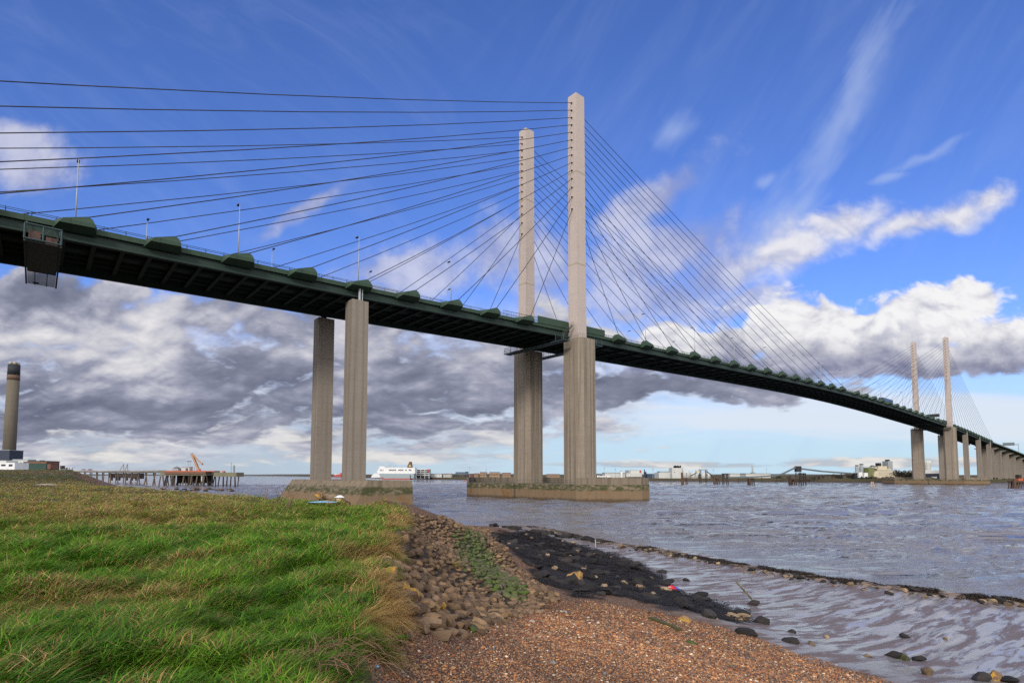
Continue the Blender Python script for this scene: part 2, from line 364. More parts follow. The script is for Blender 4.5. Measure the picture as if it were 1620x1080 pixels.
M_BEAM = plain('dark_green_floor_beam', (0.012, 0.021, 0.017), 0.85, 0.35, 0.5)  # a darker green than the fascia
M_CABLE = plain('sheathed_black_cable', (0.022, 0.022, 0.028), 0.6, 0.1, 0.2)
M_RAIL = plain('dark_railing', (0.03, 0.04, 0.035), 0.6, 0.1)
M_ASPH = plain('asphalt', (0.05, 0.05, 0.05), 0.9)
M_GALV = plain('galvanised_steel', (0.30, 0.32, 0.33), 0.5, 0.15, 1.0, 0.3)
M_BLUEGREY = plain('blue_grey_gantry_paint', (0.035, 0.058, 0.062), 0.6, 0.25)
M_DARK = plain('dark_metal', (0.02, 0.022, 0.025), 0.6)
M_BAND = plain('stained_joint', (0.30, 0.26, 0.19), 0.7, 0.3, 1.0)
# ------------------------------------------------------------------ the cable-stayed bridge, built in its own frame: x along, y away from the photographer's side, z up
RZB = math.pi / 2 - AZ
bridge = empty('cable_stayed_bridge', (BX, BY, 0), 'long cable-stayed road bridge with four pinkish pylons and a dark green deck', 'bridge', rz=RZB)
AX = Vector((math.sin(AZ), math.cos(AZ), 0)); NX = Vector((math.cos(AZ), -math.sin(AZ), 0))
def BW(s, t, z): return Vector((BX, BY, 0)) + AX * s + NX * t + Vector((0, 0, z))      # bridge frame -> world (t is positive towards the photographer)
_ks = [-220, -182, -125, -114, -66, -19, 0, 34, 63, 93, 123, 153, 182, 200, 225, 250, 268, 297, 327, 357, 387, 416, 450, 517, 572, 620, 748, 900, 1200]
_kz = [44.6, 45.95, 47.95, 48.28, 49.4, 50.85, 51.45, 52.3, 53.05, 53.85, 54.6, 55.2, 55.62, 55.8, 55.9, 55.8, 55.62, 55.2, 54.6, 53.85, 53.05, 52.3, 51.45, 49.2, 46.6, 44.5, 40.2, 34.3, 21.0]
def A(s): return float(np.interp(s, _ks, np.convolve(np.pad(_kz, 1, mode='edge'), [0.0, 1.0, 0.0], 'valid')))
S_ALL = [-220, -200, -182] + list(range(-170, 641, 6)) + list(range(650, 1201, 25))
def along(prof, s_list, name, mat, parent):
    """sweep a closed (t, dz) profile along the deck's vertical curve"""
    b = MB(); n = len(prof)
    for s in s_list:
        a = A(s)
        for (t, dz) in prof: b.v.append((s, -t, a + dz))
    for k in range(len(s_list) - 1):
        for i in range(n):
            j = (i + 1) % n; b.f.append((k * n + i, k * n + j, (k + 1) * n + j, (k + 1) * n + i))
    b.f.append(tuple(range(n))); b.f.append(tuple((len(s_list) - 1) * n + i for i in range(n)))
    b.m = [0] * len(b.f)
    return b.build(name, mat, parent)
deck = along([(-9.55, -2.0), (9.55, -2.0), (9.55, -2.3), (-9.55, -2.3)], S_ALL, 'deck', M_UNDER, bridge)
along([(-9.0, -1.95), (9.0, -1.95), (9.0, -1.99), (-9.0, -1.99)], S_ALL, 'road_surface', M_ASPH, deck)
S_MAIN = [s for s in S_ALL if s <= 640]; S_VIA = [s for s in S_ALL if s >= 640]
for q in (1, -1):
    along([(q * 9.6, -1.45), (q * 9.85, -1.45), (q * 9.85, -2.35), (q * 9.6, -2.35)], S_ALL, 'fascia', M_GREEN, deck)
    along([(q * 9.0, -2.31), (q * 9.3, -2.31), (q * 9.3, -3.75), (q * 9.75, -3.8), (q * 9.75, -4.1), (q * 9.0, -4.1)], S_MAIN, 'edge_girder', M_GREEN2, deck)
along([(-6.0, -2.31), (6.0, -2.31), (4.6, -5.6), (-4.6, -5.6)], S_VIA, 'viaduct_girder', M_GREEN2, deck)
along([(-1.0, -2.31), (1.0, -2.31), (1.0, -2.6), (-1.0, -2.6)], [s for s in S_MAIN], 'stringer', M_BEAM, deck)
for q in (-5.2, -2.6, 2.6, 5.2):
    along([(q - 0.14, -2.31), (q + 0.14, -2.31), (q + 0.14, -2.95), (q - 0.14, -2.95)], S_MAIN, 'stringer', M_BEAM, deck)
# floor beams hang across under the slab
fb = MB().bb(-0.13, 0.13, -8.98, 8.98, -0.85, 0.0).bb(-0.32, 0.32, -8.98, 8.98, -0.95, -0.852)
fb0 = fb.build('floor_beam', M_BEAM, deck); fb0.location = (-174, 0, A(-174) - 2.31)
s = -170.0
for k in range(95):
    c = dup(fb0, deck); c.location = (s, 0, A(s) - 2.31); s += 4.0 if s < 20 else 8.6 if s < 330 else 9.0
# railings
for q in (1, -1):
    b = MB()
    for s0, s1 in zip(S_ALL[:-1], S_ALL[1:]):
        for dz in (-0.78, -1.05):
            b.tube((s0, -q * 9.72, A(s0) + dz), (s1, -q * 9.72, A(s1) + dz), 0.045, 4, caps=False)
        for j in range(2):
            sp = s0 + (s1 - s0) * j / 2; b.tube((sp, -q * 9.72, A(sp) - 1.45), (sp, -q * 9.72, A(sp) - 0.72), 0.06, 4)
    b.build('railing', M_RAIL, deck)
# close-boarded wind shields beside the pylons
for s0 in (0, 450):
    for a_, b_ in ((-15.0, -2.4), (2.4, 14.0)):
        m = MB(); n = 8
        for k in range(n):
            u0, u1 = s0 + a_ + (b_ - a_) * k / n, s0 + a_ + (b_ - a_) * (k + 1) / n
            lo0, lo1, hi0, hi1 = A(u0) - 1.5, A(u1) - 1.5, A(u0) + 0.45, A(u1) + 0.45
            m.prism([(u0 + 0.02, -9.9, lo0), (u1 - 0.02, -9.9, lo1), (u1 - 0.02, -9.9, hi1), (u0 + 0.02, -9.9, hi0)], [(u0 + 0.02, -10.0, lo0), (u1 - 0.02, -10.0, lo1), (u1 - 0.02, -10.0, hi1), (u0 + 0.02, -10.0, hi0)])
            m.tube((u0, -10.03, lo0), (u0, -10.03, hi0 + 0.05), 0.07, 4)
        m.build('wind_shield', M_GREEN, deck)
    m = MB()
    for k in range(22):
        u0 = s0 - 27.5 + k * 0.58
        m.tube((u0, -9.95, A(u0) - 1.45), (u0, -9.95, A(u0) - 0.1), 0.05, 4)
    m.tube((s0 - 27.5, -9.95, A(s0 - 27.5) - 0.1), (s0 - 15, -9.95, A(s0 - 15) - 0.1), 0.06, 4); m.build('tall_railing', M_RAIL, deck)
# cable anchor housings along the near edge
def anchor_mesh(sg):
    b = MB(); P = lambda s, t, z: (sg * s, -t, z)
    # the kerb strip swelling outwards, tapered back into the fascia below and at its tail
    fr = [P(-3.6, 11.8, -2.1), P(-3.1, 11.8, -1.36), P(0.85, 11.8, -1.36), P(0.9, 11.8, -2.0)]
    bk = [P(-4.4, 9.86, -2.75), P(-4.1, 9.86, -1.3), P(1.25, 9.86, -1.3), P(1.25, 9.86, -2.75)]
    b.prism(fr, bk)
    # the gabled hood over the cable
    v = [P(-3.1, 11.79, -1.358), P(0.85, 11.79, -1.358), P(1.1, 9.87, -1.298), P(-3.9, 9.87, -1.298), P(0.0, 11.35, -0.25), P(0.1, 9.87, -0.25), P(0.6, 11.4, -0.6), P(0.7, 9.87, -0.6)]
    b.add(v, [(0, 1, 2, 3), (0, 6, 1), (0, 4, 6), (0, 3, 5, 4), (4, 5, 7, 6), (6, 7, 2, 1), (3, 2, 7, 5)])
    return b
AN_SIDE = [-18.8 - 12.05 * k for k in range(14)]; AN_MAIN = [19.0 + 14.9 * k for k in range(14)]
anchors = {}
for sg in (1, -1):
    o = anchor_mesh(sg).build('cable_anchor', M_GREEN, bridge); anchors[sg] = o; used = False
    lst = (AN_SIDE + [450 - a for a in AN_MAIN]) if sg == 1 else (AN_MAIN + [450 - a for a in AN_SIDE])
    for sa in lst:
        c = o if not used else dup(o, bridge); used = True
        c.location = (sa, 0, A(sa)); c.rotation_euler = (0, -math.atan((A(sa + 3) - A(sa - 3)) / 6), 0)
# pylons and the concrete piers under them
Z_SIDE = [118.75, 116.44, 114.14, 111.88, 109.55, 107.22, 104.89, 102.53, 100.14, 97.75, 95.24, 92.56, 89.58, 85.89]
Z_MAIN = [116.59, 114.24, 112.0, 109.7, 107.39, 105.13, 102.79, 100.39, 97.87, 95.43, 92.84, 90.19, 86.59, 82.4]
def pylon(s0, q, flip):
    at_, bt_, ab_, bb_ = 1.84, 1.65, 1.95, 1.82; z0, z1 = 46.6, 121.3; Y = -q * TP
    zc = 60.0
    m = MB(); ring = lambda a, b, z: [(-a, -b, z), (a, -b, z), (a, b, z), (-a, b, z)]
    m.prism(ring(ab_, bb_, z0), ring(at_, bt_, z1)); m.bb(-at_ + 0.25, at_ - 0.25, -bt_ + 0.25, bt_ - 0.25, z1 + 0.002, z1 + 0.25)
    p = m.build('pylon', M_PYL, bridge); p.location = (s0, Y, 0)
    for zj in (97.0, 69.0):
        k = (zj - z0) / (z1 - z0); a = ab_ + (at_ - ab_) * k + 0.03; b = bb_ + (bt_ - bb_) * k + 0.03
        MB().bb(-a, a, -b, b, zj - 0.16, zj + 0.16).build('joint_band', M_BAND, p)
    m = MB(); m.tube((0, 0, z1 + 0.25), (0, 0, z1 + 1.6), 0.04, 5); m.tube((-0.8, 0.4, z1 + .25), (-0.8, 0.4, z1 + 0.9), 0.12, 6); m.build('aviation_light', M_DARK, p)
    so = None
    for zs in Z_SIDE:
        if so is None:
            mm = MB(); mm.tube((0.1, 0, 0), (-0.42, 0, -0.08), 0.20, 8, 0.15); mm.bb(-0.28, 0.05, -0.24, 0.24, -0.24, -0.10); so = mm.build('cable_socket', M_DARK, p); c = so
        else: c = dup(so, p)
        k = (zs - z0) / (z1 - z0); sgn = -1 if flip else 1
        c.location = (-(ab_ + (at_ - ab_) * k) , 0, zs)
    return p
def main_pier(s0, q, flip):
    a0, a1 = (-2.9, 4.4) if not flip else (-4.4, 2.9)
    b0, b1, c, z0, z1 = -3.9, 3.95, 1.1, 4.0, 46.6
    ring = lambda z, e: [(a0 + c, b0 - e, z), (a1 - c, b0 - e, z), (a1 + e, b0 + c, z), (a1 + e, b1 - c, z), (a1 - c, b1 + e, z), (a0 + c, b1 + e, z), (a0 - e, b1 - c, z), (a0 - e, b0 + c, z)]
    m = MB(); m.prism(ring(z0, 0.12), ring(z1, 0)); p = m.build('pier', M_CONC, bridge); p.location = (s0, -q * TP, 0)
    m = MB(); r = ring(0, -0.25)
    for (x, y, _), (x2, y2, _) in zip(r, r[1:] + r[:1]):
        m.tube((x, y, z1), (x, y, z1 + 1.05), 0.035, 4)
        for dz in (0.55, 1.05): m.tube((x, y, z1 + dz), (x2, y2, z1 + dz), 0.03, 4)
    m.build('guard_rail', M_RAIL, p)
for s0, fl in ((0, False), (450, True)):
    for q in (1, -1):
        pylon(s0, q, fl); main_pier(s0, q, fl)
# stay cables: 112 in all, the twelve hardest to see merged
cab = []
for s0, sg in ((0, 1), (450, -1)):
    for q in (1, -1):
        for i in range(14):
            sa, sm = AN_SIDE[13 - i], AN_MAIN[13 - i]
            zs = Z_SIDE[i] if sg == 1 else Z_MAIN[i]; zm = Z_MAIN[i] if sg == 1 else Z_SIDE[i]
            for (an, zz, dx) in ((sa, zs, -1.9), (sm, zm, 1.9)):
                e = s0 + sg * an
                cab.append((Vector((s0 + sg * dx, -q * 11.19, zz)), Vector((e, -q * 11.3, A(e) - 0.35)), i, s0, q, an))
rest = MB(); nrest = 0
for (p0, p1, i, s0, q, an) in sorted(cab, key=lambda c: (c[3] == 450 and c[4] == -1 and c[5] < 0, c[2])):
    hide = s0 == 450 and q == -1 and an < 0 and i >= 2
    b = rest if hide else MB(); n = 6; L = (p1 - p0).length; pts = []
    for k in range(n + 1):
        f = k / n; P = p0.lerp(p1, f); P.z -= L * 0.0075 * 4 * f * (1 - f); pts.append(P)
    b.path(pts, 0.085 if s0 == 0 else 0.075, 6)
    if not hide: b.build('stay_cable', M_CABLE, bridge, smooth=True)
tag(rest.build('stay_cable', M_CABLE, bridge, smooth=True), kind='stuff')
# caissons standing in the river
def caisson(s0, zt):
    m = MB(); r = lambda z: [(-13, -22.2, z), (-1.5, -34.7, z), (1.5, -34.7, z), (13, -22.2, z), (13, 25.8, z), (1.5, 38, z), (-1.5, 38, z), (-13, 25.8, z)]
    m.prism(r(-4.0), r(zt)); c = m.build('caisson', M_CAIS, bridge); c.location = (s0, 0, 0)
    def wall(pts, h, name='parapet'):
        w = MB()
        for (x0, y0), (x1, y1) in zip(pts[:-1], pts[1:]):
            d = Vector((x1 - x0, y1 - y0, 0)); L = d.length; d.normalize(); nn = Vector((-d.y, d.x, 0)) * 0.25; e = d * 0.003
            a, b = Vector((x0, y0, 0)) + e, Vector((x1, y1, 0)) - e
            w.prism([a - nn, b - nn, b + nn, a + nn], [a - nn + Vector((0, 0, h)), b - nn + Vector((0, 0, h)), b + nn + Vector((0, 0, h)), a + nn + Vector((0, 0, h))])
        o = w.build(name, M_CAP, c); o.location = (0, 0, zt + 0.003)
    wall([(-12.7, -22.0), (-1.4, -34.3), (1.4, -34.3), (12.7, -22.0), (12.7, -12)], 1.75)
    wall([(-12.7, 25.6), (-1.4, 37.6), (1.4, 37.6), (12.7, 25.6), (12.7, 4)], 1.75)
    w = MB()
    for y in range(-20, 24, 4):
        w.tube((-12.75, y, zt), (-12.75, y, zt + 1.1), 0.035, 4)
    w.tube((-12.75, -21, zt + 1.1), (-12.75, 24, zt + 1.1), 0.03, 4); w.tube((-12.75, -21, zt + .6), (-12.75, 24, zt + .6), 0.03, 4); w.build('hand_rail', M_RAIL, c)
    w = MB()
    for dy in (-0.25, 0.25): w.tube((-13.12, 2 + dy, -1), (-13.12, 2 + dy, zt + 0.6), 0.05, 4)
    for k in range(12): w.tube((-13.12, 1.75, 0.1 + k * 0.38), (-13.12, 2.25, 0.1 + k * 0.38), 0.03, 4)
    w.build('ladder', M_DARK, c)
    w = MB()
    for (x, y) in ((-7, -26.5), (7, -26), (11.5, -16), (-8, 28), (0.5, -32)):
        w.lathe((x, y, zt), [(0.32, 0), (0.25, 0.2), (0.22, 0.75), (0.4, 0.85), (0.4, 1.0)], 10)
    w.build('bollard', M_DARK, c)
    return c
caisson(0, 4.43); caisson(450, 4.0)
# side-span pier pair on its battered cap
def twin_pier(s0, zg, cap):
    zt = A(s0) - 4.95
    for q in (1, -1):
        m = MB(); m.prism([(-1.9, -1.78, zg), (1.9, -1.78, zg), (1.9, 1.78, zg), (-1.9, 1.78, zg)], [(-1.85, -1.72, zt), (1.85, -1.72, zt), (1.85, 1.72, zt), (-1.85, 1.72, zt)])
        p = m.build('pier', M_CONC2, bridge); p.location = (s0, -q * 9.05, 0)
        w = MB(); w.box((0, 0, zt + 0.10), (1.5, 1.3, 0.2)); w.box((0, 0, zt + 0.5), (0.8, 0.8, 0.62)); w.build('bearing', M_BEAM, p)
        w = MB(); w.tube((-0.12, -q * 1.4, zt), (-0.12, -q * 1.4, zt + 2.7), 0.28, 8); w.tube((0.5, -q * 1.45, zt), (0.5, -q * 1.45, zt + 2.7), 0.12, 6); w.build('hold_down_strut', M_GALV, p)
    if cap:
        m = MB(); top = [(-2.5, -21, 5.7), (7.2, -21, 5.7), (7.2, 21, 5.7), (-2.5, 21, 5.7)]
        mid = [(-3.4, -21.1, 4.3), (7.3, -21.1, 4.3), (7.3, 21, 4.3), (-3.4, 21.2, 4.3)]
        bot = [(-7.5, -21.3, -3.0), (7.5, -21.3, -3.0), (7.5, 21.4, -3.0), (-7.5, 24.2, -3.0)]
        n = 4; vs = bot + mid + top; fs = [tuple(range(3, -1, -1)), (8, 9, 10, 11)]
        for l in (0, 4):
            for i in range(4): fs.append((l + i, l + (i + 1) % 4, l + 4 + (i + 1) % 4, l + 4 + i))
        m.add(vs, fs); c = m.build('pile_cap', M_CAIS, bridge); c.location = (s0, 0, 0)
        w = MB(); w.bb(-3.55, -3.38, -20.5, 19.5, 4.1, 4.28); w.build('ledge', M_CAP, c)
twin_pier(-68.2, 5.7, True); twin_pier(517, 3.2, False); twin_pier(572, 3.2, False); twin_pier(622, 3.2, False)
# viaduct piers with a cantilever head
vp = None
for s0 in (668, 713, 760, 808, 858, 910, 965, 1020):
    zt = A(s0) - 5.6; m = MB()
    m.bb(-1.6, 1.6, -6.2, 6.2, 3.0 - zt, -2.4); m.prism([(-1.6, -6.2, -2.399), (1.6, -6.2, -2.399), (1.6, 6.2, -2.399), (-1.6, 6.2, -2.399)], [(-1.6, -10.2, -0.4), (1.6, -10.2, -0.4), (1.6, 10.2, -0.4), (-1.6, 10.2, -0.4)])
    m.bb(-1.6, 1.6, -10.2, 10.2, -0.399, 0); o = m.build('viaduct_pier', M_CONC2, bridge); o.location = (s0, 0, zt)
# walkway platforms wrapped round the deck at the river pylons
for s0, s1, zf in ((-6.6, 0, 45.2), (7.6, 0, 45.7), (443.4, 0, 45.2), (457.6, 0, 45.7)):
    m = MB(); m.bb(s0 - 1.3, s0 + 1.3, -13.2, 13.2, zf, zf + 0.22)
    for y in (-13.1, -9.9, 9.9, 13.1):
        for x in (-1.25, 1.25): m.tube((s0 + x, y, zf + 0.2), (s0 + x, y, zf + 1.9), 0.07, 4)
    for x in (-1.25, 1.25):
        for y0, y1 in ((-13.1, -9.9), (9.9, 13.1)):
            for dz in (0.7, 1.2, 1.9): m.tube((s0 + x, y0, zf + dz), (s0 + x, y1, zf + dz), 0.055, 4)
    for y in (-13.1, 13.1):
        for dz in (0.7, 1.2, 1.9): m.tube((s0 - 1.25, y, zf + dz), (s0 + 1.25, y, zf + dz), 0.055, 4)
    for y in range(-8, 9, 4): m.tube((s0, y, zf + 0.2), (s0, y, A(s0) - 3.2), 0.09, 4)
    m.build('access_platform', M_BLUEGREY if s0 < 20 else M_BEAM, bridge)
st = MB()
for k in range(9): st.bb(-6.4 + 0.42 * k - 0.2, -6.4 + 0.42 * k + 0.2, -12.3, -11.5, 46.9 + 0.42 * k, 46.96 + 0.42 * k)
for y in (-12.3, -11.5):
    st.tube((-6.7, y, 46.8), (-2.7, y, 50.6), 0.06, 4); st.tube((-6.7, y, 47.8), (-2.7, y, 51.6), 0.04, 4); st.tube((-6.6, y, 45.4), (-6.6, y, 48.0), .05, 4)
    for k in range(4): st.tube((-5.9 + k, y, 47.5 + k * .95), (-5.9 + k, y, 48.6 + k * .95), .035, 4)
st.build('access_stair', M_RAIL, bridge)
# ------------------------------------------------------------------ things on and under the deck
g = empty('maintenance_gantry', BW(-120.5, 0, 42.0), 'blue-grey maintenance gantry slung under the green deck at the left edge of the photo', 'gantry', rz=RZB)
m = MB()
for x in (-2.15, 2.15):
    for dz in (0.15, 2.4): m.tube((x, -12.4, dz), (x, -9.9, dz), 0.12, 4)
for y in (-12.4,):
    for dz in (0.12, 2.4): m.tube((-2.2, y, dz), (2.2, y, dz), 0.15, 4)
    for x in (-2.15, 0, 2.15): m.tube((x, y, 0.1), (x, y, 2.4), 0.12, 4)
    m.tube((-2.1, y + 0.05, 2.3), (-1.0, y + 0.05, 0.2), .05, 4); m.tube((-0.7, y + .05, .2), (1.1, y + .05, 2.3), .05, 4); m.tube((1.1, y + .05, 2.3), (2.1, y + .05, 0.2), .05, 4)
m.build('end_cage', M_BLUEGREY, g)
m = MB()
for x in (-2.1, 2.1): m.bb(x - 0.12, x + 0.12, -12.3, 12.6, -0.3, 0.0)
m.bb(-1.93, 1.93, -12.2, 4.0, -0.2, -0.08); m.build('underslung_frame', M_DARK, g)
m = MB()
for y in np.arange(4.2, 12.6, 0.66): m.bb(-1.93, 1.93, y - 0.15, y + 0.15, -0.2, -0.16)
for x in (-0.9, 0.75): m.bb(x - .06, x + .06, 4.0, 12.5, -0.28, -0.21)
m.bb(-1.2, -0.3, 10.2, 10.8, -.45, -.31); m.build('grating', M_DARK, g)
m = MB(); m.bb(-1.7, -0.3, -11.9, -10.4, 0.12, 1.6); m.bb(0.3, 1.7, -11.6, -10.6, 0.12, 1.2); m.build('work_boxes', plain('rusty_red_kit', (0.085, 0.045, 0.038)), g)
m = MB()
for x in (-2.0, 2.0):
    m.tube((x, -9.95, 2.4), (x, -9.6, 5.0), 0.1, 4)
m.build('hanger', M_BLUEGREY, g)
# street lamps on the near kerb, and their heads showing over the far kerb
def lamp_proto(h):
    l = empty('street_lamp', (0, 0, 0), rz=RZB)
    m = MB(); m.tube((0, 0, 0), (0, 0, h), 0.11, 8, 0.06); m.build('mast', M_GALV, l, smooth=True)
    m = MB(); m.tube((0, 0.0, h - 0.02), (0, 0.9, h + 0.15), 0.04, 5); m.bb(-0.2, 0.2, 0.6, 1.5, h + 0.08, h + 0.26); m.build('lamp_head', M_DARK, l)
    return l
lamp = lamp_proto(11.6); first = True
_where = ['above the maintenance gantry at the left edge', 'second from the left edge', 'right above the side-span piers', 'just left of the nearer pylons', 'first right of the nearest pylon', 'second right of the nearest pylon', 'third right of the nearest pylon', 'fourth right of the nearest pylon', 'fifth right of the nearest pylon', 'left of the deck crest by the longest cable', 'at the crest of the deck', 'just beyond the crest', 'left of the dark coach on the deck', 'right of the dark coach on the deck', 'close left of the far pylons']
for s_, w_ in zip([-116.7, -92.4, -68.1, -43.7, 36.5, 67.4, 97.5, 127.2, 157.2, 188.2, 218.5, 250, 283, 330, 360], _where):
    l = lamp if first else dup(lamp); first = False
    l.location = BW(s_, 9.2, A(s_) - 1.95)
    tag(l, 'near-kerb bridge lamp, ' + w_, 'street lamp', 'street lamps on the near side of the bridge deck')
far = lamp_proto(11.0)
far.rotation_euler = (0, 0, RZB + math.pi); first = True
for s_, w_ in zip([-104.9, -80.7, -56.7, -32.5, 50.4, 80.5, 110.4, 141, 171, 232, 268, 300], ['over the left anchor housings', 'between the second and third near lamps', 'just right of the side-span piers', 'left of the back pylon', 'tiny above the deck right of the near pylon', 'second right of the near pylon', 'third right of the near pylon', 'fourth right of the near pylon', 'fifth right of the near pylon', 'at the deck crest', 'beyond the deck crest', 'near the dark coach']):
    l = far if first else dup(far); first = False
    l.location = BW(s_, -9.2, A(s_) - 1.95)
    tag(l, 'far-kerb bridge lamp head, ' + w_, 'street lamp', 'street lamps on the far side of the bridge deck')
via = lamp_proto(11.0); first = True
for s_ in [655, 682, 710, 738, 768, 800, 835, 872]:
    l = via if first else dup(via); first = False
    l.location = BW(s_, -9.2, A(s_) - 1.95)
    tag(l, 'thin lamp mast in the row along the viaduct beyond the far pylons', 'street lamp', 'lamp masts along the far viaduct')
# traffic and signs
v = empty('coach', BW(302.5, 6.8, A(302.5) - 1.94), 'dark blue-grey coach driving over the bridge deck before the far pylons', 'coach', rz=RZB)
m = MB(); m.bb(-10.5, 10.5, -1.25, 1.25, 0.45, 3.9); m.bb(-10.2, 10.2, -1.15, 1.15, 3.903, 4.15); m.build('body', plain('coach_paint', (0.035, 0.05, 0.085), 0.35), v)
m = MB(); m.bb(-9.8, 9.8, -1.27, 1.27, 1.9, 3.2); m.build('windows', plain('dark_glass', (0.01, 0.012, 0.016), 0.1, 0.05), v)
for x in (-7, 7):
    for y in (-1.15, 1.15): MB().tube((x, y - 0.15, 0.5), (x, y + 0.15, 0.5), 0.5, 12).build('wheel', M_DARK, v)
v = empty('overhead_sign_gantry', BW(800, 0, A(800) - 1.95), 'grey overhead sign gantry across the far viaduct at the right edge', 'sign gantry', rz=RZB)
m = MB()
for y in (-10.4, 10.4): m.bb(-0.4, 0.4, y - 0.3, y + 0.3, 0, 9.2)
m.build('posts', M_GALV, v); m = MB(); m.bb(-0.6, 0.6, -10.8, 10.8, 9.201, 10.2); m.build('beam', M_GALV, v)
MB().bb(-1.0, -0.603, -7, 4, 8.4, 12.2).build('sign_panel', plain('sign_back_grey', (0.13, 0.15, 0.16)), v)
v = empty('traffic_sign', BW(437, 3.5, A(437) - 1.95), 'dark rectangular traffic sign on the deck just left of the far right pylon', 'sign', rz=RZB)
m = MB(); m.tube((0, -1.6, 0), (0, -1.6, 6.6), 0.14, 6); m.tube((0, 1.6, 0), (0, 1.6, 6.6), 0.14, 6); m.build('posts', M_GALV, v); MB().bb(-0.45, -0.15, -3.8, 3.8, 5.0, 7.6).build('sign_panel', M_DARK, v)
# ------------------------------------------------------------------ the shore: one height field in plan
def tps_fit(P, z, lam=0.02):
    n = len(P); d = np.linalg.norm(P[:, None] - P[None], axis=2); K = np.where(d > 0, d * d * np.log(d + 1e-9), 0) + lam * np.eye(n)
    Q = np.concatenate([np.ones((n, 1)), P], 1); Aa = np.zeros((n + 3, n + 3)); Aa[:n, :n] = K; Aa[:n, n:] = Q; Aa[n:, :n] = Q.T
    return np.linalg.solve(Aa, np.concatenate([z, np.zeros(3)]))
def tps_eval(P, w, X):
    out = np.zeros(len(X))
    for i in range(0, len(X), 40000):
        x = X[i:i + 40000]; d = np.linalg.norm(x[:, None] - P[None], axis=2)
        out[i:i + 40000] = np.where(d > 0, d * d * np.log(d + 1e-9), 0) @ w[:-3] + w[-3] + x @ w[-2:]
    return out
_pts = []
for u, v, z in [(600, 1080, 4.75), (640, 960, 4.75), (615, 905, 4.95), (645, 850, 5.0), (655, 808, 5.0), (700, 1000, 4.3), (800, 1080, 3.95), (1000, 1080, 3.35), (1200, 1080, 2.3), (1420, 1080, 1.15),
                (1000, 955, 1.75), (860, 945, 2.45), (760, 985, 3.5), (1150, 1002, 1.5), (1300, 1055, 1.2), (900, 1000, 2.75), (1100, 1040, 2.2), (780, 900, 2.45), (720, 930, 3.45), (700, 870, 3.6), (690, 830, 3.9), (760, 850, 2.1), (660, 900, 4.35),
                (900, 900, 1.15), (820, 862, 1.15), (1000, 900, 0.75), (950, 872, 0.42), (1050, 940, 0.95), (1100, 905, 0.30), (1300, 950, 0.28), (1300, 1000, 0.5), (1500, 1000, 0.30), (1500, 1075, 0.62), (1620, 990, 0.20), (1620, 1080, 0.5), (1750, 1090, 0.45),
                (1050, 874, 0.22), (1200, 906, 0.2), (1400, 934, 0.17), (1620, 957, 0.13), (1000, 866, 0.12), (940, 856, 0.05), (850, 838, 0.15), (1050, 866, -0.05), (1200, 897, -0.1), (1400, 925, -0.1), (1620, 947, -0.1), (1200, 860, -0.9), (1000, 845, -0.6), (1500, 900, -0.9)]:
    p = on_z(u, v, z); _pts.append((p.x, p.y, z))
_pts += [(-4.2, 32, 4.2), (-4.2, 42, 3.1), (-4.3, 53, 1.9), (-4.5, 66, 0.5), (-9, 40, 2.6), (-9.5, 54, 0.9), (-10, 70, -0.5), (-2, 85, -0.8), (14, 80, -1.0), (40, 60, -1.2), (60, 40, -1.0), (60, 10, 0.2), (40, 5, 0.8), (25, 2, 1.4), (12, 1, 2.8), (6, 1, 3.8), (2, 1, 4.5)]
_pts = np.array(_pts); _W = tps_fit(_pts[:, :2], _pts[:, 2])
GE = [(1.2, -8), (0.1, 1.0), (-0.6, 3.0), (-1.1, 4.4)] + [tuple(on_z(u, v, 4.95)[:2]) for u, v in [(592, 1020), (612, 975), (598, 930), (600, 903), (622, 875), (642, 848), (652, 815)]] + [(-4.6, 25.5), (-6.5, 27.5), (-9.4, 30), (-15.5, 36), (-20.8, 42), (-28, 48), (-45, 64), (-62, 82), (-100, 128), (-178, 225), (-262, 330), (-900, 420), (-900, -8)]
GE = np.array(GE)
def poly_sd(poly, X):
    """signed distance to a polygon in plan, negative inside"""
    x, y = X[:, 0], X[:, 1]; n = len(poly); d = np.full(len(X), 1e9); ins = np.zeros(len(X), dtype=bool)
    for i in range(n):
        a, b = poly[i], poly[(i + 1) % n]; e = b - a; w0, w1 = x - a[0], y - a[1]
        t = np.clip((w0 * e[0] + w1 * e[1]) / (e @ e), 0, 1); d = np.minimum(d, (w0 - e[0] * t) ** 2 + (w1 - e[1] * t) ** 2)
        c = (a[1] > y) != (b[1] > y)
        with np.errstate(divide='ignore', invalid='ignore'):
            ins ^= c & (x < e[0] * (y - a[1]) / (e[1] if e[1] != 0 else 1e-9) + a[0])
    d = np.sqrt(d); return np.where(ins, -d, d)
BAR = None
def line_d(L, X):
    d = np.full(len(X), 1e9)
    for a, b in zip(L[:-1], L[1:]):
        e = b - a; t = np.clip(((X - a) @ e) / (e @ e), 0, 1); d = np.minimum(d, np.linalg.norm(X - a - t[:, None] * e, axis=1))
    return d
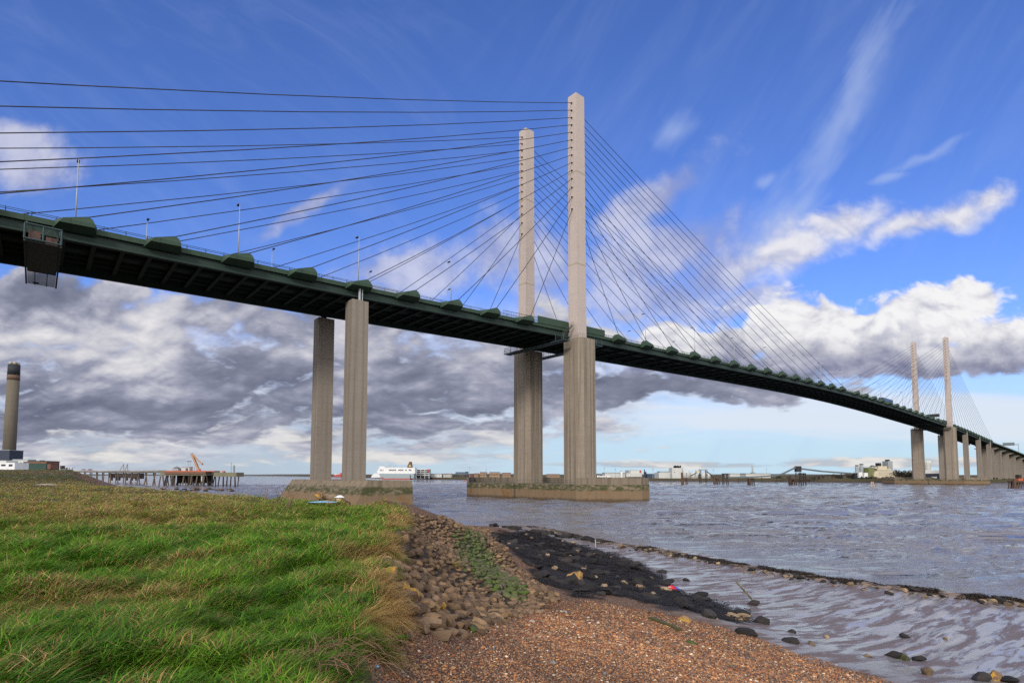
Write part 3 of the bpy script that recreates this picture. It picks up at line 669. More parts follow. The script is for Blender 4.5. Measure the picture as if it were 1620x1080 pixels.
def height(X, want=False):
    X = np.asarray(X, dtype=np.float64); x, y = X[:, 0], X[:, 1]
    sd = poly_sd(GE, X)
    far = sstep(100, 215, y) * sstep(-95, -140, x)
    g = 5.16 + 3.2 * far + 0.30 * (fbm(x * 0.22, y * 0.22, 3, 3) - 0.5) + 0.22 * (fbm(x * 0.8, y * 0.8, 9, 3) - 0.5)
    g = g + 0.25 * sstep(10, 60, y) * sstep(-8, -40, x)
    o = tps_eval(_pts[:, :2], _W, X)
    back = np.clip(5.0 + 3.2 * far - 0.42 * sd + 0.5 * (fbm(x * 0.15, y * 0.15, 21, 3) - 0.5), -1.5, 20)
    wgt = sstep(-8.5, -5.5, x - 0.02 * np.maximum(y - 30, 0)) * sstep(140, 90, y)
    wgt = np.where(y < 24, 1.0, wgt)
    o = np.where(wgt > 0, o, 0) * wgt + back * (1 - wgt)
    o = np.maximum(o, -2.0)
    o = o + 0.16 * wgt * sstep(-0.12, 0.08, o)
    # bars and runnels of the mud flat
    mud = sstep(0.95, 0.6, o) * sstep(-0.05, 0.12, o) * wgt
    a = x * 0.80 + y * 0.60; b_ = -x * 0.60 + y * 0.80
    rp = fbm(b_ * 1.5 + 1.5 * fbm(a * 0.10, b_ * 0.10, 5, 2), a * 0.13, 31, 3) - 0.5
    o = o + mud * 0.16 * rp
    o = o + 0.05 * (fbm(x * 1.2, y * 1.2, 41, 3) - 0.5) * sstep(0.3, 1.5, o)
    if BAR is not None:
        bd = line_d(BAR, X); o = o + (0.20 + 0.10 * fbm(x * 0.9, y * 0.9, 43, 3)) * sstep(1.5, 0.2, bd / np.clip(y / 34.0, 0.7, 1.6)) * sstep(0.9, 0.5, o)
    k = sstep(0.25, -0.35, sd)
    z = o * (1 - k) + g * k
    return (z, sd, wgt) if want else z
def hz(x, y): return float(height(np.array([[x, y]]))[0])
def ground(u, v):
    """where the sight line first meets the shore"""
    d = ray(u, v); D = np.concatenate([np.arange(3, 60, 0.05), np.arange(60, 400, 0.5)])
    X = np.stack([d[0] / d[1] * D, D], 1); zz = EYE + d[2] / d[1] * D; h = height(X); i = np.argmax(h > zz)
    return Vector((X[i, 0], X[i, 1], h[i]))
def px_poly(l): return np.array([tuple(ground(u, v)[:2]) for u, v in l])
BAR = np.array([tuple(on_z(u, v, 0.3)[:2]) for u, v in [(760, 830), (850, 838), (940, 858), (1000, 868), (1060, 878), (1130, 890), (1200, 904), (1300, 919), (1400, 933), (1500, 945), (1620, 957), (1800, 978)]])
Z_ROCK = px_poly([(652, 812), (690, 822), (745, 832), (782, 842), (800, 872), (845, 920), (880, 945), (855, 962), (800, 976), (740, 1003), (690, 1005), (655, 990), (640, 955), (610, 925), (600, 905), (615, 880), (645, 850)])
Z_MOSS = px_poly([(722, 836), (762, 840), (772, 862), (800, 900), (850, 945), (815, 952), (755, 925), (718, 890), (714, 850)])
Z_WEED = px_poly([(778, 842), (850, 842), (925, 866), (985, 880), (1030, 903), (1062, 932), (1110, 946), (1180, 972), (1195, 982), (1120, 976), (1040, 962), (985, 946), (930, 944), (880, 928), (842, 900), (800, 870)])
Z_SHIN = np.concatenate([px_poly([(620, 1075), (645, 1008), (700, 1008), (760, 1000), (830, 970), (890, 950), (960, 950), (1010, 963), (1100, 983), (1200, 1013), (1300, 1047), (1400, 1078)]), np.array([(12, 11.5), (16, 4), (16, -6), (0.8, -6), (0, 2)])])
# fan-shaped ground grid: fine near the photographer, coarser with distance
ang = np.radians(np.concatenate([np.linspace(-180, -66, 40)[:-1], np.linspace(-66, 62, 1100), np.linspace(62, 180, 40)[1:]]))
dist = np.concatenate([[0.02, 0.8, 1.6], np.geomspace(2.4, 110, 470), np.geomspace(114, 430, 60)])
NA, ND = len(ang), len(dist)
aa, dd = np.meshgrid(ang, dist); GX = np.stack([(np.sin(aa) * dd).ravel(), (np.cos(aa) * dd).ravel()], 1)
gz, gsd, gw = height(GX, True)
gi = np.arange(NA * ND).reshape(ND, NA)
gf = np.stack([gi[:-1, :-1], gi[:-1, 1:], gi[1:, 1:], gi[1:, :-1]], -1).reshape(-1, 4)
sr, sm_, sw, ss_ = (poly_sd(p, GX) for p in (Z_ROCK, Z_MOSS, Z_WEED, Z_SHIN))
jit = (fbm(GX[:, 0] * 0.9, GX[:, 1] * 0.9, 51, 4) - 0.5) * 1.6
grass = sstep(0.25, -0.25, gsd + jit * 0.5); rock = sstep(0.3, -0.3, sr + jit * 0.5); moss = sstep(0.5, -0.8, sm_ + jit); weed = sstep(0.4, -0.5, sw + jit * 2.0); shin = sstep(0.5, -0.5, ss_ + jit)
c1 = np.stack([grass, rock, shin, np.ones_like(grass)], 1); bar = sstep(1.3, 0.5, line_d(BAR, GX) / np.clip(GX[:, 1] / 34.0, 0.7, 1.6) + jit * 0.6)
c2 = np.stack([weed, moss, bar * (1 - weed), np.ones_like(grass)], 1)
def mat_ground():
    m, t, b = new_mat('shore_ground', 0.9, 0.25); p = t.pos(); s1 = t.sep(t.attr('zone_a')); s2 = t.sep(t.attr('zone_b'))
    n = t.noise(p, 0.8, 5, 0.6); f = t.noise(p, 6.0, 4, 0.65)
    # mud: brown wet silt, glassy under a water film, its sky reflection painted pale
    x, y, z = t.sep(p)[:3]
    a = t.m('ADD', t.m('MULTIPLY', x, 0.80), t.m('MULTIPLY', y, 0.60)); b_ = t.m('SUBTRACT', t.m('MULTIPLY', y, 0.80), t.m('MULTIPLY', x, 0.60))
    rv = t.comb(t.m('MULTIPLY', b_, 1.0), t.m('MULTIPLY', a, 0.16), 0.0)
    rip = t.noise(rv, 2.1, 6, 0.6, 0.5); fine = t.noise(rv, 5.5, 4, 0.6, 0.4)
    wet = t.ss(t.m('ADD', t.m('MULTIPLY', rip, 0.8), t.m('MULTIPLY', fine, 0.2)), 0.56, 0.47)
    mud = t.mix(f, (0.085, 0.058, 0.048), (0.14, 0.098, 0.082)); mud = t.mix(wet, mud, (0.20, 0.192, 0.205))
    sand = t.ss(n, 0.45, 0.6)
    cell = t.voro(p, 34.0, 'F1', 'Color'); cs = t.sep(cell)
    peb = t.ramp(cs[0], [(0.0, (0.09, 0.05, 0.028)), (0.3, (0.21, 0.10, 0.048)), (0.5, (0.15, 0.092, 0.062)), (0.68, (0.26, 0.135, 0.06)), (0.84, (0.23, 0.17, 0.125)), (0.95, (0.42, 0.36, 0.29))], 'CONSTANT')
    pd = t.voro(p, 34.0, 'F1', 'Distance'); peb = t.mix(t.ss(pd, 0.35, 0.75), peb, (0.05, 0.03, 0.02))
    soil = t.mix(n, (0.030, 0.036, 0.012), (0.075, 0.060, 0.026))
    stone = t.mix(f, (0.022, 0.016, 0.011), (0.055, 0.04, 0.028)); wd = t.mix(f, (0.008, 0.008, 0.009), (0.03, 0.024, 0.02))  # stone bed darkened to paint shade into the gaps between stones
    bsand = t.mix(t.ss(t.noise(t.map(p, sc=(1, 1, 1)), 1.6, 5, 0.65), 0.44, 0.56), (0.20, 0.145, 0.10), (0.035, 0.028, 0.022)); mud = t.mix(s2[2], mud, bsand)
    c = t.mix(t.m('MAXIMUM', s1[2], t.ss(t.m('ADD', z, t.m('MULTIPLY', n, 0.6)), 1.6, 2.2)), mud, peb); c = t.mix(s1[1], c, stone); c = t.mix(t.m('MULTIPLY', s2[1], 0.7), c, (0.035, 0.05, 0.012)); c = t.mix(s2[0], c, wd); c = t.mix(s1[0], c, soil)
    t.put(b.inputs['Base Color'], c)
    bare = t.m('MULTIPLY', t.m('SUBTRACT', 1.0, t.m('MAXIMUM', s1[2], t.m('MAXIMUM', s1[0], s1[1]))), t.m('SUBTRACT', 1.0, t.m('MAXIMUM', s2[0], s2[2])), clamp=True)
    lowz = t.ss(z, 1.6, 0.9)
    wetm = t.m('MULTIPLY', t.m('MULTIPLY', wet, bare), lowz)
    t.put(b.inputs['Roughness'], t.mix(wetm, (0.55, 0.55, 0.55), (0.16, 0.16, 0.16)))
    t.put(b.inputs['Specular IOR Level'], t.m('ADD', 0.06, t.m('MULTIPLY', t.m('MULTIPLY', bare, lowz), 0.6)))
    h = t.m('ADD', t.m('MULTIPLY', t.m('SUBTRACT', 1.0, pd), t.m('MULTIPLY', s1[2], 0.5)), t.m('ADD', t.m('MULTIPLY', f, 0.5), t.m('MULTIPLY', rip, 0.8)))
    t.put(b.inputs['Normal'], t.bump(t.m('MULTIPLY', h, t.m('SUBTRACT', 1.0, t.m('MULTIPLY', wetm, 0.9))), 0.6, 0.05)); return m
M_GROUND = mat_ground()
fz = np.argmax(np.stack([np.full(len(gf), 0.5), grass[gf].mean(1), np.maximum(rock, 0)[gf].mean(1), shin[gf].mean(1)], 1), axis=1)
hid = gz[gf].max(1) < -0.6
for nm, k in (('mudflat', 0), ('grass_bank', 1), ('stone_slope', 2), ('shingle_beach', 3)):
    sel = gf[(fz == k) & ~hid]; ids, inv = np.unique(sel.ravel(), return_inverse=True)
    tag(raw_mesh(nm, np.concatenate([GX[ids], gz[ids, None]], 1), [inv.reshape(-1, 4)], M_GROUND, {'zone_a': c1[ids], 'zone_b': c2[ids]}, True), kind='structure')
# ------------------------------------------------------------------ the river
def mat_water():
    m, t, b = new_mat('river_water', 0.08, 0.5); b.inputs['IOR'].default_value = 1.33
    p = t.pos(); d = t.vm('LENGTH', p, out=1)
    q = t.map(p, rot=(0, 0, math.radians(-12)), sc=(0.6, 1.0, 1.0))
    a = t.noise(q, 0.22, 3, 0.6, 0.4); bb = t.noise(q, 0.9, 4, 0.62, 0.5); c = t.noise(q, 3.2, 3, 0.6, 0.3)
    calm = t.noise(t.map(p, rot=(0, 0, math.radians(-8)), sc=(0.010, 0.075, 1)), 1.0, 4, 0.6, 0.8); cm = t.m('ADD', 0.30, t.m('MULTIPLY', t.ss(calm, 0.36, 0.56), 0.9))
    h = t.m('MULTIPLY', cm, t.m('ADD', t.m('MULTIPLY', a, 1.2), t.m('ADD', t.m('MULTIPLY', bb, 0.85), t.m('MULTIPLY', c, 0.34))))
    gust = t.noise(t.map(p, sc=(0.012, 0.035, 1)), 1.0, 4, 0.6, 0.6)
    col = t.mix(t.ss(gust, 0.35, 0.65), (0.145, 0.135, 0.14), (0.125, 0.135, 0.165)); t.put(b.inputs['Base Color'], col)
    fo = t.m('MULTIPLY', t.ss(bb, 0.665, 0.73), t.ss(gust, 0.42, 0.6))
    t.put(b.inputs['Base Color'], t.mix(fo, col, (0.6, 0.6, 0.62))); t.put(b.inputs['Roughness'], t.m('ADD', t.m('ADD', 0.03, t.m('MULTIPLY', gust, 0.06)), t.m('MULTIPLY', fo, 0.5)))
    t.put(b.inputs['Normal'], t.bump(h, 0.95, 0.45)); return m
wang = np.radians(np.concatenate([np.linspace(-180, -64, 30)[:-1], np.linspace(-64, 64, 620), np.linspace(64, 180, 30)[1:]])); wd_ = np.concatenate([[0.5], np.geomspace(14, 420, 560), np.geomspace(430, 14000, 90)])
aa, dd = np.meshgrid(wang, wd_); WX = np.stack([(np.sin(aa) * dd).ravel(), (np.cos(aa) * dd).ravel()], 1)
def waves(X, r):
    z = np.zeros(len(X)); R = np.random.default_rng(5); th0 = math.radians(-62)
    for k in range(34):
        L = 0.9 * (1.13 ** k) if k < 26 else 0.9 * (1.13 ** (k - 8)) ; th = th0 + R.normal(0, 0.5); ph = R.uniform(0, 6.28); kk = 2 * math.pi / L
        fade = sstep(L * 0.62, L * 0.30, r * 0.0062 + 0.02); s = np.sin(kk * (X[:, 0] * math.cos(th) + X[:, 1] * math.sin(th)) + ph)
        z += 0.0105 * L ** 0.72 * fade * (s + 0.35 * (s * s - 0.5))
    return z * (0.45 + 1.1 * fbm(X[:, 0] * 0.02, X[:, 1] * 0.045, 71, 3))
rr = np.linalg.norm(WX, axis=1)
WZ = waves(WX, rr) * (0.12 + 1.0 * sstep(-0.05, -0.9, height(WX))) - 0.03
NAw, NDw = len(wang), len(wd_); gi = np.arange(NAw * NDw).reshape(NDw, NAw); wf = np.stack([gi[:-1, :-1], gi[:-1, 1:], gi[1:, 1:], gi[1:, :-1]], -1).reshape(-1, 4)
M_WATER = mat_water()
tag(raw_mesh('river_water', np.concatenate([WX, WZ[:, None]], 1), [wf], M_WATER, None, True), kind='structure')
# river bed far below so that nothing is open underneath
tag(MB().bb(-14000, 14000, -14000, 14000, -6.2, -6.0).build('river_bed', plain('river_bed_silt', (0.06, 0.05, 0.04))), kind='structure')
# ------------------------------------------------------------------ stones
def ico(sub):
    import bmesh
    bm = bmesh.new(); bmesh.ops.create_icosphere(bm, subdivisions=sub, radius=1.0)
    V = np.array([v.co[:] for v in bm.verts]); Fc = np.array([[v.index for v in f.verts] for f in bm.faces]); bm.free(); return V, Fc
ICO1, ICO2, ICO3 = ico(1), ico(2), ico(3)
def stone_shape(seed, base=ICO2, flat=0.6, rough=0.22):
    R = np.random.default_rng(seed); V = base[0].copy()
    for k in range(15):                                  # chop with a few planes for a quarried look
        n = R.normal(size=3); n /= np.linalg.norm(n); d = R.uniform(0.5, 0.85); e = V @ n - d; V = V - np.outer(np.maximum(e, 0) * 0.92, n)
    a = V @ R.normal(size=(3, 3)) * 1.4; V = V * (1 + rough * np.sin(a[:, :1] * 2.1) * np.sin(a[:, 1:2] * 2.7))
    V = V * np.array([R.uniform(0.9, 1.25), R.uniform(0.7, 0.95), flat * R.uniform(0.85, 1.15)]); return V
def mat_stone(name, cols, lichen=None, weedy=False):
    m, t, b = new_mat(name, 0.85, 0.3); p = t.pos(); r = t.rnd(); q = t.obj()
    f = t.noise(p, 3.0, 5, 0.65); g = t.noise(p, 18.0, 4, 0.65)
    cell = t.attr('tint', 'Fac'); rr_ = t.m('FRACT', t.m('ADD', r, cell))
    c = t.ramp(rr_, [(i / max(1, len(cols) - 1), k) for i, k in enumerate(cols)])
    c = t.mix(t.m('MULTIPLY', t.ss(f, 0.35, 0.7), 0.55), c, tuple(x * 0.5 for x in cols[0]))
    c = t.mix(t.m('MULTIPLY', g, 0.35), c, tuple(x * 1.5 for x in cols[-1]))
    br = t.m('FRACT', t.m('MULTIPLY', rr_, 7.31)); c = t.mix(1.0, c, t.ramp(br, [(0.0, (0.5, 0.5, 0.5)), (1.0, (1.5, 1.5, 1.5))]), 'MULTIPLY')
    if lichen: c = t.mix(t.m('MULTIPLY', t.ss(t.noise(p, 4.5, 4, 0.6), 0.46, 0.56), lichen[3]), c, lichen[:3])
    t.put(b.inputs['Base Color'], c); t.put(b.inputs['Normal'], t.bump(t.m('ADD', f, t.m('MULTIPLY', g, 0.5)), 0.6, 0.04)); return m
BROWNS = [(0.085, 0.049, 0.024), (0.15, 0.088, 0.044), (0.10, 0.068, 0.043), (0.195, 0.118, 0.055), (0.092, 0.056, 0.032), (0.16, 0.105, 0.066)]
M_ROCK = mat_stone('revetment_stone', BROWNS)
M_LICH = mat_stone('lichened_stone', BROWNS, (0.36, 0.20, 0.025, 0.85))
M_LICHG = mat_stone('pale_green_lichen_stone', BROWNS, (0.30, 0.30, 0.07, 0.9))
M_MOSS = mat_stone('mossy_stone', [(0.06, 0.06, 0.028), (0.09, 0.075, 0.045)], (0.058, 0.098, 0.012, 0.8))
M_TAN = mat_stone('tan_sandstone', [(0.19, 0.13, 0.075), (0.23, 0.17, 0.105), (0.15, 0.105, 0.062)])
M_CHALK = mat_stone('chalk_stone', [(0.26, 0.255, 0.25), (0.19, 0.185, 0.18)])
M_WEEDROCK = mat_stone('weed_draped_stone', [(0.012, 0.011, 0.012), (0.026, 0.022, 0.02)])
def stone_mesh(seed, mat, base=ICO2, flat=0.6, name='stone'):
    V = stone_shape(seed, base, flat); me = bpy.data.meshes.new(name); me.from_pydata(V.tolist(), [], base[1].tolist())
    me.polygons.foreach_set('use_smooth', np.ones(len(base[1]), dtype=bool)); me.materials.append(mat)
    try: me.set_sharp_from_angle(angle=math.radians(38))
    except Exception: pass
    return me
PR = {k: [stone_mesh(100 + i + 20 * j, m_, ICO3 if k in ('lich',) else ICO2, fl) for i in range(7)] for j, (k, m_, fl) in enumerate([('rock', M_ROCK, 0.62), ('moss', M_MOSS, 0.6), ('lich', M_LICH, 0.75), ('lichg', M_LICHG, 0.75), ('tan', M_TAN, 0.6), ('chalk', M_CHALK, 0.5), ('weed', M_WEEDROCK, 0.5)])}
def put_stone(name, kind, x, y, s, label, cat='stone', group=None, sink=0.25, rz=None, z=None):
    me = random.choice(PR[kind]); o = bpy.data.objects.new(name, me); COL.objects.link(o)
    zz = hz(x, y) if z is None else z
    o.location = (x, y, zz + s * 0.6 * (0.5 - sink)); o.scale = (s, s * random.uniform(0.85, 1.1), s * random.uniform(0.85, 1.15))
    o.rotation_euler = (random.uniform(-0.3, 0.3), random.uniform(-0.3, 0.3), random.uniform(0, 6.28) if rz is None else rz)
    return tag(o, label, cat, group)
# the sloping stone revetment: jittered packing, the 300 that show largest as objects
cand = []
lo_, hi_ = Z_ROCK.min(0), Z_ROCK.max(0)
step = 0.24
xs, ys = np.meshgrid(np.arange(lo_[0] - .5, hi_[0] + .5, step), np.arange(lo_[1] - .5, hi_[1] + .5, step)); P = np.stack([xs.ravel(), ys.ravel()], 1)
P[:, 0] += (np.round(P[:, 1] / step) % 2) * step / 2; P += RNG.uniform(-0.1, 0.1, P.shape)
P = P[(poly_sd(Z_ROCK, P) < 0.12)]
Pz = height(P); Pm = poly_sd(Z_MOSS, P); Pg = poly_sd(GE, P)
size = RNG.uniform(0.09, 0.18, len(P)) * (0.85 + 0.5 * fbm(P[:, 0] * 0.5, P[:, 1] * 0.5, 91, 2))
P, Pz, Pm, Pg, size = (a[Pg > 0.05] for a in (P, Pz, Pm, Pg, size))
order = np.argsort(-(size / np.linalg.norm(P, axis=1)))
for k in order[:290]:
    mossy = Pm[k] < RNG.uniform(-0.7, 0.1)
    put_stone('revetment_stone', 'moss' if mossy else 'rock', P[k, 0], P[k, 1], size[k], 'green mossy stone bedded in the sloping stone revetment' if mossy else 'plain brown rounded stone packed in the sloping stone revetment', 'stone', 'mossy stones of the revetment' if mossy else 'brown stones of the revetment', 0.3)
def stone_heap(name, P, Pz, size, mat, base=ICO1, flat=0.6):
    Vs, Fs, tints, n0 = [], [], [], 0; shapes = [stone_shape(300 + i, base, flat) for i in range(8)]
    for k in range(len(P)):
        V = shapes[k % 8]; a = RNG.uniform(0, 6.28); c, s = math.cos(a), math.sin(a); S = V * size[k]
        V2 = np.stack([S[:, 0] * c - S[:, 1] * s, S[:, 0] * s + S[:, 1] * c, S[:, 2]], 1) + np.array([P[k, 0], P[k, 1], Pz[k] + size[k] * 0.15])
        Vs.append(V2); Fs.append(base[1] + n0); n0 += len(V2); tints.append(np.full(len(V2), RNG.uniform()))
    tn = np.concatenate(tints); o = raw_mesh(name, np.concatenate(Vs), [np.concatenate(Fs)], mat, None, True)
    a = o.data.attributes.new('tint', 'FLOAT', 'POINT'); a.data.foreach_set('value', tn.astype(np.float32)); return o
rest = order[290:]; rm = np.array([Pm[k] < RNG.uniform(-0.7, 0.2) for k in rest])
tag(stone_heap('revetment_stones', P[rest[~rm]], Pz[rest[~rm]], size[rest[~rm]], M_ROCK, ICO2), kind='stuff')
tag(stone_heap('mossy_revetment_stones', P[rest[rm]], Pz[rest[rm]], size[rest[rm]], M_MOSS, ICO2), kind='stuff')
for u, v, s, kd, lb in [(648, 945, 0.17, 'lich', 'orange lichened boulder at the grassy head of the stone slope'), (632, 958, 0.18, 'lich', 'large orange-brown boulder half under the tan grass'), (640, 930, 0.15, 'lich', 'rusty boulder below the green tuft at the grass edge'), (612, 912, 0.19, 'lich', 'yellow-brown boulder topmost beside the tan tussock'), (603, 928, 0.16, 'rock', 'split grey boulder deep in the tan tussock'),
                        (636, 962, 0.2, 'lichg', 'pale yellow-green lichened boulder, brightest of the slope'), (650, 973, 0.2, 'rock', 'dark round boulder under the yellow-green boulder'), (672, 960, 0.19, 'lich', 'brown boulder with orange lichen streak low on the slope'), (700, 960, 0.10, 'moss', 'small bright green mossy stone low on the slope'), (690, 992, 0.22, 'rock', 'large round brown stone at the foot of the slope by the shingle'), (708, 988, 0.24, 'rock', 'pinkish flat-topped boulder at the foot of the slope'), (746, 996, 0.16, 'moss', 'green-grey stone lying last at the shingle edge'), (693, 960, 0.16, 'lich', 'brown stone with ochre patch above the small green stone')]:
    p = ground(u, v); put_stone('boulder', kd, p.x, p.y, s * p.y / 8.8, lb, 'boulder', None, 0.2)
for i in range(11):
    u, v = random.uniform(795, 900), random.uniform(952, 985); p = ground(u, v)
    put_stone('chalk_stone', 'chalk', p.x, p.y, random.uniform(0.06, 0.14), 'white chalky stone where the revetment meets the shingle', 'stone', 'white chalk stones at the shingle edge', 0.5)
for i in range(34):
    u, v = random.uniform(650, 1250), random.uniform(965, 1078); p = ground(u, v)
    if poly_sd(Z_SHIN, np.array([[p.x, p.y]]))[0] < -0.15: put_stone('cobble', random.choice(['rock', 'tan', 'rock', 'chalk']), p.x, p.y, random.uniform(0.025, 0.07), 'single cobble larger than the pebbles around it on the shingle', 'stone', 'loose cobbles on the shingle', 0.2)
# dark weed-draped stones and pale stones among the seaweed
wp = []
while len(wp) < 150:
    q = RNG.uniform(Z_WEED.min(0), Z_WEED.max(0))
    if poly_sd(Z_WEED, q[None])[0] < 0.1: wp.append(q)
wp = np.array(wp)
for k in range(110):
    put_stone('weedy_stone', 'weed', wp[k, 0], wp[k, 1], random.uniform(0.28, 0.62), 'black seaweed-draped stone in the dark weed belt', 'stone', 'weed-covered stones of the dark belt', 0.3)
for k in range(110, 136):
    put_stone('pale_stone', 'tan', wp[k, 0], wp[k, 1], random.uniform(0.16, 0.34), 'tan stone showing bare among the black seaweed', 'stone', 'bare tan stones in the seaweed', 0.1)
for u, v, s, kd, lb in [(910, 914, 0.62, 'lich', 'ochre boulder alone in the middle of the black seaweed'), (918, 916, 0.35, 'tan', 'small ochre stone touching the ochre boulder'), (1012, 930, 0.5, 'tan', 'tan flat boulder in the weed left of the red bundle'), (1034, 942, 0.42, 'tan', 'yellowish upright stone in weed below the red bundle'), (1125, 976, 0.46, 'tan', 'tan angular boulder on the shingle rim, left of the pair'), (1163, 978, 0.5, 'tan', 'tan broken boulder beside the black weed, right of the pair'), (981, 866, 0.55, 'rock', 'dark lone boulder on the waterline beyond the mud pool'), (1150, 976, 0.35, 'tan', 'small tan stone between the two tan boulders'), (1083, 982, 0.4, 'lich', 'brown wet stone near the end of the plank'), (1093, 1018, 0.3, 'moss', 'flat green-brown stone sunk in the shingle'),
                        (1250, 1016, 0.58, 'weed', 'black weed hummock with a tan stone behind it on the mud'), (1284, 1019, 0.3, 'tan', 'tan stone behind the black weed hummock'), (1180, 1003, 0.7, 'weed', 'long black weedy stone at the shingle edge'), (1205, 985, 0.8, 'weed', 'large black weedy hummock right of the tan pair'), (1410, 1038, 0.5, 'weed', 'black weed mound left of the green stone on the mud'), (1428, 1042, 0.36, 'moss', 'green-topped stone between two black weed mounds'), (1452, 1044, 0.5, 'weed', 'black weed mound right of the green stone on the mud'), (1466, 1066, 0.42, 'tan', 'long tan stone lying alone on the lower mud'), (1550, 1076, 0.6, 'weed', 'black weed mound at the bottom edge of the photo'), (1572, 1075, 0.45, 'lich', 'brown stone between the bottom weed mounds'), (1596, 1078, 0.55, 'weed', 'black weed mound nearest the bottom right corner'), (1432, 1008, 0.42, 'weed', 'small black weed tuft alone mid mudflat'), (1308, 1008, 0.22, 'tan', 'little tan stone on the mud above the hummock'), (1372, 832 + 206, 0.22, 'tan', 'tan cobble at the shingle edge near the weed mound'), (1496, 1010, 0.26, 'tan', 'tan cobble far out on the open mud'), (1255, 1000, 0.35, 'weed', 'flat black weed patch above the hummock'), (1120, 950, 0.5, 'weed', 'low black weed heap nearest the leaning stick'), (1085, 918, 0.5, 'weed', 'black weed streak on wet mud above the red bundle'), (1045, 905, 0.6, 'weed', 'black weed heap at the upper rim of the mud pool')]:
    p = ground(u, v); put_stone('stone', kd, p.x, p.y, s * (0.62 if kd == 'weed' else 0.7), lb, 'stone', None, 0.3)
# stones and weed along the low bar at the water's edge
rid = [(955, 862), (1010, 868), (1050, 874), (1110, 886), (1200, 905), (1300, 920), (1400, 934), (1500, 945), (1620, 957)]
for i in range(84):
    k = random.random() ** 1.0 * (len(rid) - 1); a, b = rid[int(k)], rid[int(k) + 1]; f = k - int(k)
    p = ground(a[0] + (b[0] - a[0]) * f, a[1] + (b[1] - a[1]) * f + random.gauss(0, 2.2)); wd = random.random() < 0.65
    put_stone('bar_stone', 'weed' if wd else 'tan', p.x, p.y, random.uniform(0.12, 0.36) if wd else random.uniform(0.1, 0.24), 'dark weedy stone on the low bar along the waterline' if wd else 'small brown stone on the low bar along the waterline', 'stone', 'weedy stones of the waterline bar' if wd else 'brown stones of the waterline bar', 0.3)
for i in range(46):
    u = random.uniform(770, 950); v = 829 + (u - 770) * 0.155 + random.uniform(-1, 2.5); p = ground(u, v)
    put_stone('bar_stone', 'weed', p.x, p.y, random.uniform(0.3, 0.75), 'black weedy stone on the tip of the spit at the waterline', 'stone', 'weedy stones of the spit tip', 0.3)
for i in range(60):
    u = random.uniform(255, 376); D_ = 6.8 * F / (774.5 + (376 - u) * -0.012 + random.gauss(0, 1.2) - 749.6); p = at(u, 760, D_)
    put_stone('spit_stone', 'weed' if random.random() < .7 else 'rock', p.x, p.y, random.uniform(0.7, 1.7), 'dark stone of the low spit in the water before the jetty', 'stone', 'stones of the spit before the jetty', 0.2, z=-0.15)
# ------------------------------------------------------------------ seaweed fronds: tangled wet ribbons
def mat_vert(name, rough=0.6, spec=0.3, trans=0.0):
    m, t, b = new_mat(name, rough, spec); c = t.attr('tint_colour'); t.put(b.inputs['Base Color'], c)
    if trans:
        tr = t.n('ShaderNodeBsdfTranslucent'); t.put(tr.inputs[0], c); mx = t.n('ShaderNodeMixShader'); mx.inputs[0].default_value = trans
        o = m.node_tree.nodes['Material Output']; m.node_tree.links.new(b.outputs[0], mx.inputs[1]); m.node_tree.links.new(tr.outputs[0], mx.inputs[2]); m.node_tree.links.new(mx.outputs[0], o.inputs[0])
    return m
def blades(name, base, L, W, dirx, lift, droop, cols, mat, tip=0.1, side=None):
    """bent tapering blades: base (n,3), L length, W width, dirx heading angle, lift initial rise 0..1, droop how far the tip falls back"""
    n = len(base); h = np.stack([np.cos(dirx), np.sin(dirx)], 1)
    fr = np.array([0.0, 0.42, 1.0]); out = np.zeros((n, 5, 3)); run = np.sqrt(np.maximum(1 - lift ** 2, 0.02))
    sd = np.stack([-h[:, 1], h[:, 0]], 1)
    if side is not None:
        a = side; sd = np.stack([np.cos(a), np.sin(a)], 1)
    for i, f in enumerate(fr):
        hor = L * f * (run + (1 - run) * f * 0.6); zz = L * (lift * f - droop * f * f)
        c = base + np.concatenate([h * hor[:, None], zz[:, None]], 1)
        w = W * (1 - 0.25 * f)
        if i < 2: out[:, 2 * i, :2] = c[:, :2] - sd * w[:, None] / 2; out[:, 2 * i + 1, :2] = c[:, :2] + sd * w[:, None] / 2; out[:, 2 * i:2 * i + 2, 2] = c[:, 2:3]
        else: out[:, 4] = c
    i0 = np.arange(n)[:, None] * 5; q = i0 + np.array([[0, 1, 3, 2]]); tr = i0 + np.array([[2, 3, 4]])
    shade = np.array([0.45, 0.45, 0.9, 0.9, 1.1]) * 0 + 1.0
    cc = np.repeat(cols[:, None, :], 5, 1) * shade[None, :, None]; cc = np.concatenate([cc, np.ones((n, 5, 1))], 2)
    return raw_mesh(name, out.reshape(-1, 3), [q, tr], mat, {'tint_colour': cc.reshape(-1, 4)}, True)
M_FROND = mat_vert('wet_bladderwrack', 0.6, 0.12)
n = 60000; B = RNG.uniform(Z_WEED.min(0) - 0.5, Z_WEED.max(0) + 0.5, (n, 2)); dW = poly_sd(Z_WEED, B); ok = (dW + (fbm(B[:, 0] * 0.9, B[:, 1] * 0.9, 51, 4) - 0.5) * 3.6 < 0.1) & (fbm(B[:, 0] * 0.9, B[:, 1] * 0.9, 66, 3) > 0.38); B = B[ok]; n = len(B)
bz = height(B) + 0.02 + 0.16 * fbm(B[:, 0] * 1.6, B[:, 1] * 1.6, 63, 2)
k = RNG.uniform(0.5, 1.3, n)[:, None] * np.array([[0.017, 0.015, 0.016]]) + RNG.uniform(0, 0.03, n)[:, None] ** 1.3 * np.array([[1.6, 1.2, 0.35]])
